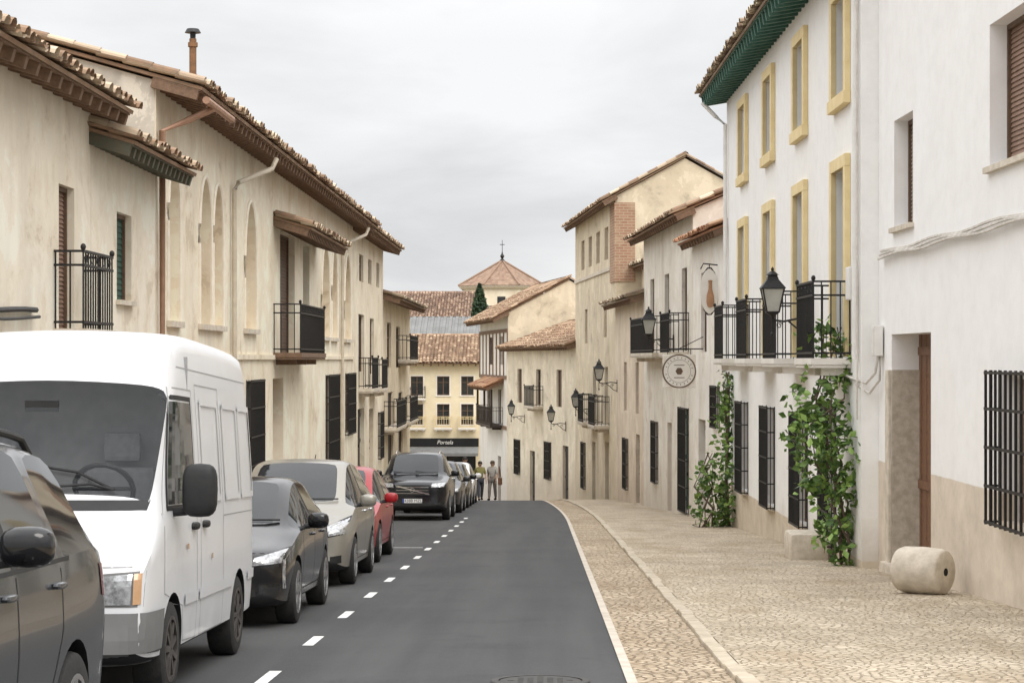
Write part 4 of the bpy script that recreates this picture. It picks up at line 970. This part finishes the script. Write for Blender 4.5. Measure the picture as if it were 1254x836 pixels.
text('Portela',.38,Matrix.Translation((k1.P(2.9,.165,-3.96)))@Matrix.Rotation(math.pi/2,4,'X'),M['wframe'],'shop_lettering',sb,.004,.25)
m=MB(); A=[k1.P(.2,.17,-4.27),k1.P(5.2,.17,-4.27),k1.P(5.2,1.1,-4.65),k1.P(.2,1.1,-4.65)]; m.quad(*A); m.quad(A[3],A[2],A[2]-Vector((0,0,.2)),A[3]-Vector((0,0,.2))); m.build('awning',M['gtrim'],h,rec=False)
k0=Fac((-16.5,126),(-9.9,134),'L')
house('ochre_house','plain ochre house half hidden behind the left row at the bend',k0,2.2,8,M['beige2'],[opu(4,1,-1,.6,'glass',.15),opu(7,1,-1,.6,'glass',.15)],slope=.35,over=.5,pitch=.26,e=.5,tm=M['tilef'])
k2=Fac((-10.8,160),(-3.8,160),'L')
root=house('metal_roofed_house','cream house under a grey sheet metal roof behind the yellow house',k2,3.6,8,M['cream3'],[opu(1.5,1,1.4,2.6,'glass',.15),opu(4.5,1,1.4,2.6,'glass',.15)],rf=False,slope=.38)
m=MB(); Z_=Vector((0,0,1))
for s,d0 in ((1,0),(-1,8)):
    for i in range(30):
        u=-.3+7.6*i/30; u2=-.3+7.6*(i+1)/30; dz=.06 if i%2 else 0
        e0=k2.P(u,.5 if s>0 else -8.5,3.45+dz); e1=k2.P(u2,.5 if s>0 else -8.5,3.45+dz); t0=k2.P(u,-4,5.25+dz); t1=k2.P(u2,-4,5.25+dz); m.quad(e0,e1,t1,t0)
        if s>0: m.quad(e0,e0+Z_*(-.1),e1+Z_*(-.1),e1)
m.build('roof',M['metalroof'],root,rec=False)
k3=Fac((-19,215),(-7.6,215),'L')
house('convent_wing','long far building with red brown tiled roof left of the church tower',k3,6.4,14,M['cream3'],[opu(3,1,4,5.6,'glass',.15),opu(7,1,4,5.6,'glass',.15)],slope=.40,over=.5,tm=M['tile4'],pitch=.32,e=.6,maxc=20)
k4=Fac((-6.6,200),(1.5,200),'L')
house('far_house','far small house with brown tiled roof right of the cypress',k4,5.2,9,M['beige'],[opu(2,1,3,4.4,'glass',.15)],slope=.42,over=.5,tm=M['tile4'],pitch=.32,e=.6,maxc=20)
ct=empty('church_tower',(-5.1,245,gz(245)),'broad church dome tower with faceted tiled roof and finial on the skyline','church')
def ngon(r,z,n=8): return [Vector((-5.1+r*math.cos(2*math.pi*(k+.5)/n),245+r*math.sin(2*math.pi*(k+.5)/n),z)) for k in range(n)]
m=MB(); a,b_=ngon(5.2,-8),ngon(5.2,10.55)
for k in range(8): m.quad(a[k],a[(k+1)%8],b_[(k+1)%8],b_[k])
w=m.build('wall',M['cream3'],ct,rec=False)
m=MB(); a,b_,c_=ngon(5.4,10.35),ngon(5.75,10.6),ngon(5.75,10.8)
for k in range(8): m.quad(a[k],a[(k+1)%8],b_[(k+1)%8],b_[k]); m.quad(b_[k],b_[(k+1)%8],c_[(k+1)%8],c_[k])
m.build('cornice',M['stone'],ct,rec=False)
m=MB(); N=12
for j in range(N):
    t0,t1=j/N,(j+1)/N
    q0,q1=ngon(5.85*(1-t0)+.25*t0+.05,10.8+3.1*t0**1.05),ngon(5.85*(1-t1)+.25*t1,10.8+3.1*t1**1.05+.03)
    for k in range(8):
        ns=10
        for s in range(ns): m.quad(q0[k].lerp(q0[(k+1)%8],s/ns),q0[k].lerp(q0[(k+1)%8],(s+1)/ns),q1[k].lerp(q1[(k+1)%8],(s+1)/ns),q1[k].lerp(q1[(k+1)%8],s/ns),.3+.4*R.random())
for k in range(8): m.tube([ngon(5.85,10.85)[k],ngon(.3,13.95)[k]],.12,6,val=.6)
m.build('roof',M['tile4'],ct,rec=False,attr=True)
m=MB(); m.lathe([(.35,13.8),(.3,14.1),(.12,14.3),(.28,14.6),(.1,14.9),(.04,15.2),(.03,16.6)],12,Matrix.Translation((-5.1,245,0))); m.box(-5.4,-4.8,244.97,245.03,16.0,16.08); m.build('finial',M['iron'],ct,True)
for k in (4,5,6):
    m=MB(); p=(ngon(5.2,0)[k]+ngon(5.2,0)[(k+1)%8])/2; d=(ngon(5.2,0)[(k+1)%8]-ngon(5.2,0)[k]).normalized(); n_=(p-Vector((-5.1,245,0))).normalized(); m.obox(Vector((p.x,p.y,8.5)),d*.5,n_*.05,Vector((0,0,.9))); m.build('window',M['glassw'],ct)
# ------------------------------------------------------------------ vegetation
def leaves(mb,pts,size):
    for p in pts:
        a=Vector((R.gauss(0,1),R.gauss(0,1),R.gauss(0,.7))).normalized(); b=a.cross(Vector((R.gauss(0,1),R.gauss(0,1),R.gauss(0,1)))).normalized(); n=a.cross(b)
        s=size*R.uniform(.5,1.4); p=Vector(p); v=R.random()
        mb.add([p-a*s,p+b*s*.6+n*s*.15,p+a*s,p-b*s*.6+n*s*.15],[(0,1,2),(0,2,3)],v)
def vine(label,fc,u,prof,zg,size,dens,seed,nl=12,name='climbing_plant',cat='climbing plant',d0s=.1,ns=5):
    R.seed(seed)
    root=empty(name,fc.P(u,d0s+.02,zg),label,cat)
    for k in range(ns):
        o_=R.uniform(-.5,.5)
        st=MB(); st.tube([fc.P(u+R.uniform(-.06,.06),d0s,zg-.05)]+[fc.P(u+p[1]+o_*p[2]+R.uniform(-.08,.08),max(.05,d0s-.04)+R.uniform(0,p[3]*.6),p[0]) for p in prof],[.03]+[.024-.016*i/len(prof) for i in range(len(prof))],6)
        st.build('stem',M['bark'],root,True)
    pts=[]
    for (z0,o0,w0,d0),(z1,o1,w1,d1) in zip(prof,prof[1:]):
        nclump=max(2,int(dens*(z1-z0)*(w0+w1)))
        for c_ in range(nclump):
            t=R.random(); z=z0+(z1-z0)*t; o=o0+(o1-o0)*t; w_=w0+(w1-w0)*t; d_=d0+(d1-d0)*t
            cu=R.uniform(-1,1)*w_; cd=.05+R.random()*d_; rr=R.uniform(.05,.17)
            for q in range(R.randint(nl//2,nl+5)): pts.append(fc.P(u+o+cu+R.gauss(0,rr),max(.02,cd+R.gauss(0,rr*.8)),z+R.gauss(0,rr)))
    m=MB(); leaves(m,pts,size); m.build('foliage',M['leaf'],root,rec=False,attr=True)
vine('tall leafy climbing plant growing up the corner of the white house with ochre frames',g2,Y2(29.9),[(-1.5,0,.1,.2),(-1.1,0,.25,.4),(-.5,.1,.42,.6),(.1,.2,.58,.85),(.7,.3,.58,.95),(1.1,.4,.42,.8),(1.5,.5,.25,.6),(2.2,.5,.12,.5)],gz(30)+.04,.070,42,3,14)
vine('thin climbing plant on the wall behind the low bush, below the round sign',g2,Y2(46.8),[(-2.25,0,.1,.15),(-1.2,0,.15,.18),(-.2,-.1,.18,.2),(.6,-.2,.25,.28),(1.1,-.2,.28,.3),(1.4,-.2,.1,.2)],gz(46)+.04,.075,34,5)
vine('low leafy bush at the wall by the dark door below the round sign',g2,Y2(46.2),[(-2.25,0,.35,.75),(-1.8,0,.48,.95),(-1.3,.0,.42,.9),(-.85,0,.25,.65),(-.5,0,.1,.35)],gz(46)+.04,.078,38,9,13,'bush','bush',.5)
R.seed(11)
cy=empty('cypress_tree',(-6.15,190,gz(190)),'dark slender cypress before the church tower','tree')
m=MB(); m.tube([(-6.15,190,gz(190)),(-6.15,190,0),(-6.1,190,7)],[.3,.25,.08],8); m.build('trunk',M['bark'],cy,True)
pts=[]
for i in range(5000):
    t=R.random(); rr=(1.15*math.sin(min(1,t*1.6+.25)*math.pi/2)*(1-t**3.0)+.05)*math.sqrt(R.random())*R.uniform(.8,1.12); q=R.uniform(0,6.28); pts.append((-6.15+rr*math.cos(q),190+rr*math.sin(q),1+8.0*t))
m=MB(); leaves(m,pts,.16); m.build('crown',M['leafd'],cy,rec=False,attr=True)
# ------------------------------------------------------------------ street furniture
LG='wall lanterns along the right row'
def lantern():
    root=empty('wall_lantern',(0,0,0),'x','street lamp',LG)
    m=MB(); m.box(-.02,.0,-.05,.05,-.35,.12)
    m.tube([(0,0,.0),(-.25,0,.03),(-.5,0,-.02),(-.66,0,.0),(-.70,0,.08)],.018,8)
    m.tube([(0,0,-.3),(-.12,0,-.28),(-.3,0,-.12),(-.42,0,-.02)],.014,8)
    for cx,cz,r0 in ((-.20,-.10,.07),(-.58,-.09,.06)): m.tube([(cx+r0*(1-.06*i)*math.cos(i*.7),0,cz+r0*(1-.06*i)*math.sin(i*.7)) for i in range(13)],.010,6)
    m.tube([(-.70,0,.08),(-.70,0,-.22)],.014,8); m.ell((-.70,0,-.24),.03,.03,.04,8,6)
    m.build('bracket',M['iron'],root,True)
    X=-.70
    def sq(h,z): return [Vector((X+sx*h,sy*h,z)) for sx,sy in ((-1,-1),(1,-1),(1,1),(-1,1))]
    f=MB(); a,b=sq(.105,.14),sq(.185,.55)
    for i in range(4): f.tube([a[i],b[i]],.014,6); f.tube([a[i],a[(i+1)%4]],.014,6); f.tube([b[i],b[(i+1)%4]],.016,6)
    f.lathe([(.02,.06),(.05,.08),(.11,.12),(.12,.14),(.001,.141)],12,Matrix.Translation((X,0,0)))
    f.build('lantern_frame',M['iron'],root)
    g=MB(); a,b=sq(.098,.145),sq(.178,.545)
    for i in range(4): g.quad(a[i],a[(i+1)%4],b[(i+1)%4],b[i])
    g.build('lantern_glass',M['lglass'],root)
    c=MB(); a,b,d=sq(.215,.55),sq(.10,.70),sq(.075,.78)
    for i in range(4): j=(i+1)%4; c.quad(a[i],a[j],b[j],b[i]); c.quad(b[i],b[j],d[j],d[i])
    c.add(sq(.11,.785),[(0,1,2,3)]); c.add(sq(.21,.548),[(0,1,2,3)])
    c.lathe([(.11,.785),(.06,.83),(.02,.86),(.03,.89),(.001,.93)],10,Matrix.Translation((X,0,0))); c.build('lantern_cap',M['iron'],root)
    return root
l0=lantern()
spots=[((4.68,34.0,2.38),'large black wall lantern on the white house with ochre frames, nearest the camera',1.0),
 ((3.86,58.0,2.30),'black wall lantern beside the long balcony, second from the camera',1.05),
 ((2.84,75.0,.80),'black wall lantern on a long arm at the narrow beige house, third from the camera',1.0),
 ((2.10,84.0,-.45),'black wall lantern on the tall beige house, fourth from the camera',1.0),
 ((1.08,93.0,-1.35),'black wall lantern on the low broad roofed house, fifth from the camera',1.0),
 ((-.97,103.0,-1.3),'farthest black wall lantern, by the white timbered house',1.0)]
for i,(p,lab,s) in enumerate(spots):
    o=l0 if i==0 else copy_tree(l0)
    o.location=p; o.scale=(s,s,s); o['label']=lab
hs=empty('hanging_sign',(4.2,52,1.4),'round pale sign with a dark rim hanging from an iron bracket','sign')
T=Matrix.Translation((3.61,51.955,1.39))@Matrix.Rotation(math.pi/2,4,'X')
m=MB(); m.box(-.44,.44,-.44,.44,-.05,-.004,T); m.build('board',M['white3'],hs,bevel=.02)
m=MB(); m.lathe([(.415,-.001),(.415,.012),(.45,.012),(.45,-.03)],36,T); m.build('sign_rim',M['frame'],hs,True)
m=MB(); m.lathe([(.001,.006),(.415,.006),(.415,-.001)],36,T); m.build('sign_face',M['white4'],hs)
m=MB(); m.lathe([(.30,.008),(.30,.011),(.308,.011),(.308,.008)],28,T); m.lathe([(.001,.011),(.10,.011),(.10,.008)],6,T)
for k in range(22):
    a=2*math.pi*k/22+.1
    if abs(math.cos(a))>.12: m.box(-.008,.008,-.02,.02,.008,.011,T@Matrix.Rotation(a,4,'Z')@Matrix.Translation((0,.355,0)))
for z in (.15,-.18): m.box(-.14,.14,z,z+.018,.008,.011,T)
m.build('sign_emblem',M['frame'],hs)
m=MB(); m.tube([(4.25,52,1.98),(3.1,52,1.98)],.018,6); m.tube([(4.25,52,2.3),(3.6,52,1.98)],.012,6)
for x in (3.30,3.92): m.tube([(x,52,1.98),(x,52,1.82)],.01,6)
m.tube([(3.1+.08*math.cos(i*.6),52,1.98+.08-.08*math.sin(i*.6+1.57)) for i in range(10)],.01,6)
m.build('bracket',M['iron'],hs)
fg=empty('hanging_figure',(4.4,49.5,3.4),'narrow pale plaque with a brown jug on an iron bracket by the small white house','sign')
T=Matrix.Translation((4.20,49.46,3.42))@Matrix.Rotation(math.pi/2,4,'X')@Matrix.Diagonal((.42,1,1,1))
m=MB(); m.tube([(4.42,49.5,4.08),(4.05,49.5,4.12),(3.98,49.5,3.98)],.018,6); m.tube([(4.20+.20*math.cos(q*.45),49.5,3.42+.60*math.sin(q*.45)) for q in range(15)],.022,6); m.tube([(4.2,49.5,4.0),(4.2,49.5,4.1)],.012,6); m.build('bracket',M['iron'],fg,True)
m=MB(); m.lathe([(.001,.0),(.55,.0),(.56,-.015),(.55,-.03),(.001,-.03)],28,T); m.build('plaque',M['white4'],fg,True)
m=MB(); m.lathe([(.001,2.98),(.07,3.0),(.10,3.12),(.09,3.28),(.045,3.45),(.04,3.6),(.055,3.66),(.001,3.67)],14,Matrix.Translation((4.22,49.44,.03))@Matrix.Diagonal((1,.5,1,1))); m.build('jug',M['terra'],fg,True)
def stone_roller():
    root=empty('stone_roller',(4.6,23.75,gz(23.75)+.05),'pale stone cylinder lying on the cobbles by the near white wall','stone roller')
    D=Vector((.76,-.65,0)).normalized(); c=Vector((4.60,23.75,gz(23.75)+.045+.280))
    m=MB(); rot=Matrix.Translation(c)@Matrix(((D.x,-D.y,0,0),(D.y,D.x,0,0),(0,0,1,0),(0,0,0,1)))
    m.lathe([(.05,-.31),(.20,-.32),(.255,-.30),(.278,-.24),(.286,0),(.278,.24),(.262,.295),(.24,.312),(.05,.315),(.045,.27),(.001,.27)],36,rot,'x')
    b=m.build('drum',M['stone'],root,True)
    m=MB(); m.lathe([(.048,.271),(.046,.319),(.001,.319)],16,rot,'x'); m.build('axle_hole',M['ink'],b,True)
stone_roller()
sb=empty('stone_block',(4.25,31.7,gz(31.7)+.05),'worn pale stone block standing against the white house with ochre frames','stone')
m=MB(); z=gz(31.7)+.01; m.box(3.98,4.60,31.5,32.4,z,z+.46); m.build('block',M['stone'],sb,True,bevel=.07)
# ------------------------------------------------------------------ sky, sun, camera
w=bpy.data.worlds.new('World'); sc.world=w; w.use_nodes=True; nt=w.node_tree; bg=[n for n in nt.nodes if n.type=='BACKGROUND'][0]
sky=nd(nt,'ShaderNodeTexSky',sky_type='NISHITA',sun_disc=False,sun_elevation=math.radians(52),sun_rotation=math.radians(200))
tc=nd(nt,'ShaderNodeTexCoord').outputs['Generated']
sp=nd(nt,'ShaderNodeSeparateXYZ',{'Vector':tc}); zc_=nd(nt,'ShaderNodeMath',{0:sp.outputs['Z'],1:0.0},operation='MAXIMUM').outputs[0]
den=nd(nt,'ShaderNodeMath',{0:zc_,1:.22},operation='ADD').outputs[0]
v=nd(nt,'ShaderNodeVectorMath',{0:tc,1:nd(nt,'ShaderNodeCombineXYZ',{'X':den,'Y':den,'Z':den}).outputs[0]},operation='DIVIDE').outputs[0]
n1=noise(nt,nd(nt,'ShaderNodeMapping',{'Vector':v,'Scale':(1.0,.8,2.0),'Location':(3.1,1.7,.4)}).outputs[0],1.5,6,.55,.3)
f=ramp(nt,n1,.28,.62)
cl=mix(nt,f,(7.1,7.15,7.3,1),(9.7,9.7,9.75,1))
za=nd(nt,'ShaderNodeMath',{0:nd(nt,'ShaderNodeMath',{0:zc_,1:.16},operation='SUBTRACT').outputs[0],1:0.0},operation='MAXIMUM').outputs[0]
gr=nd(nt,'ShaderNodeMath',{0:za,1:2.9,2:1.0},operation='MULTIPLY_ADD').outputs[0]
cl=nd(nt,'ShaderNodeVectorMath',{0:cl,'Scale':gr},operation='SCALE').outputs[0]
out=mix(nt,.95,sky.outputs[0],cl)
nt.links.new(out,bg.inputs['Color']); bg.inputs['Strength'].default_value=.1
sl=bpy.data.lights.new('sun','SUN'); sl.energy=1.5; sl.angle=math.radians(30); sl.color=(1,.95,.88)
so=bpy.data.objects.new('sun',sl); col.objects.link(so)
dirv=Vector((.30,-.58,.75)).normalized(); so.rotation_euler=dirv.to_track_quat('Z','Y').to_euler(); so.location=(0,-20,40)
sky.sun_elevation=math.asin(dirv.z); sky.sun_rotation=math.atan2(dirv.x,dirv.y)
cam=bpy.data.cameras.new('camera'); co=bpy.data.objects.new('camera',cam); col.objects.link(co); sc.camera=co
co.location=(0,0,EYE); co.rotation_euler=(math.pi/2,0,0); cam.sensor_width=36; cam.lens=F/1254*36
cam.shift_x=(627-CX)/1254; cam.shift_y=(HY-418)/1254; cam.clip_end=4000; cam.clip_start=.1
sc.view_settings.view_transform='Standard'; sc.view_settings.look='None'; sc.view_settings.exposure=0
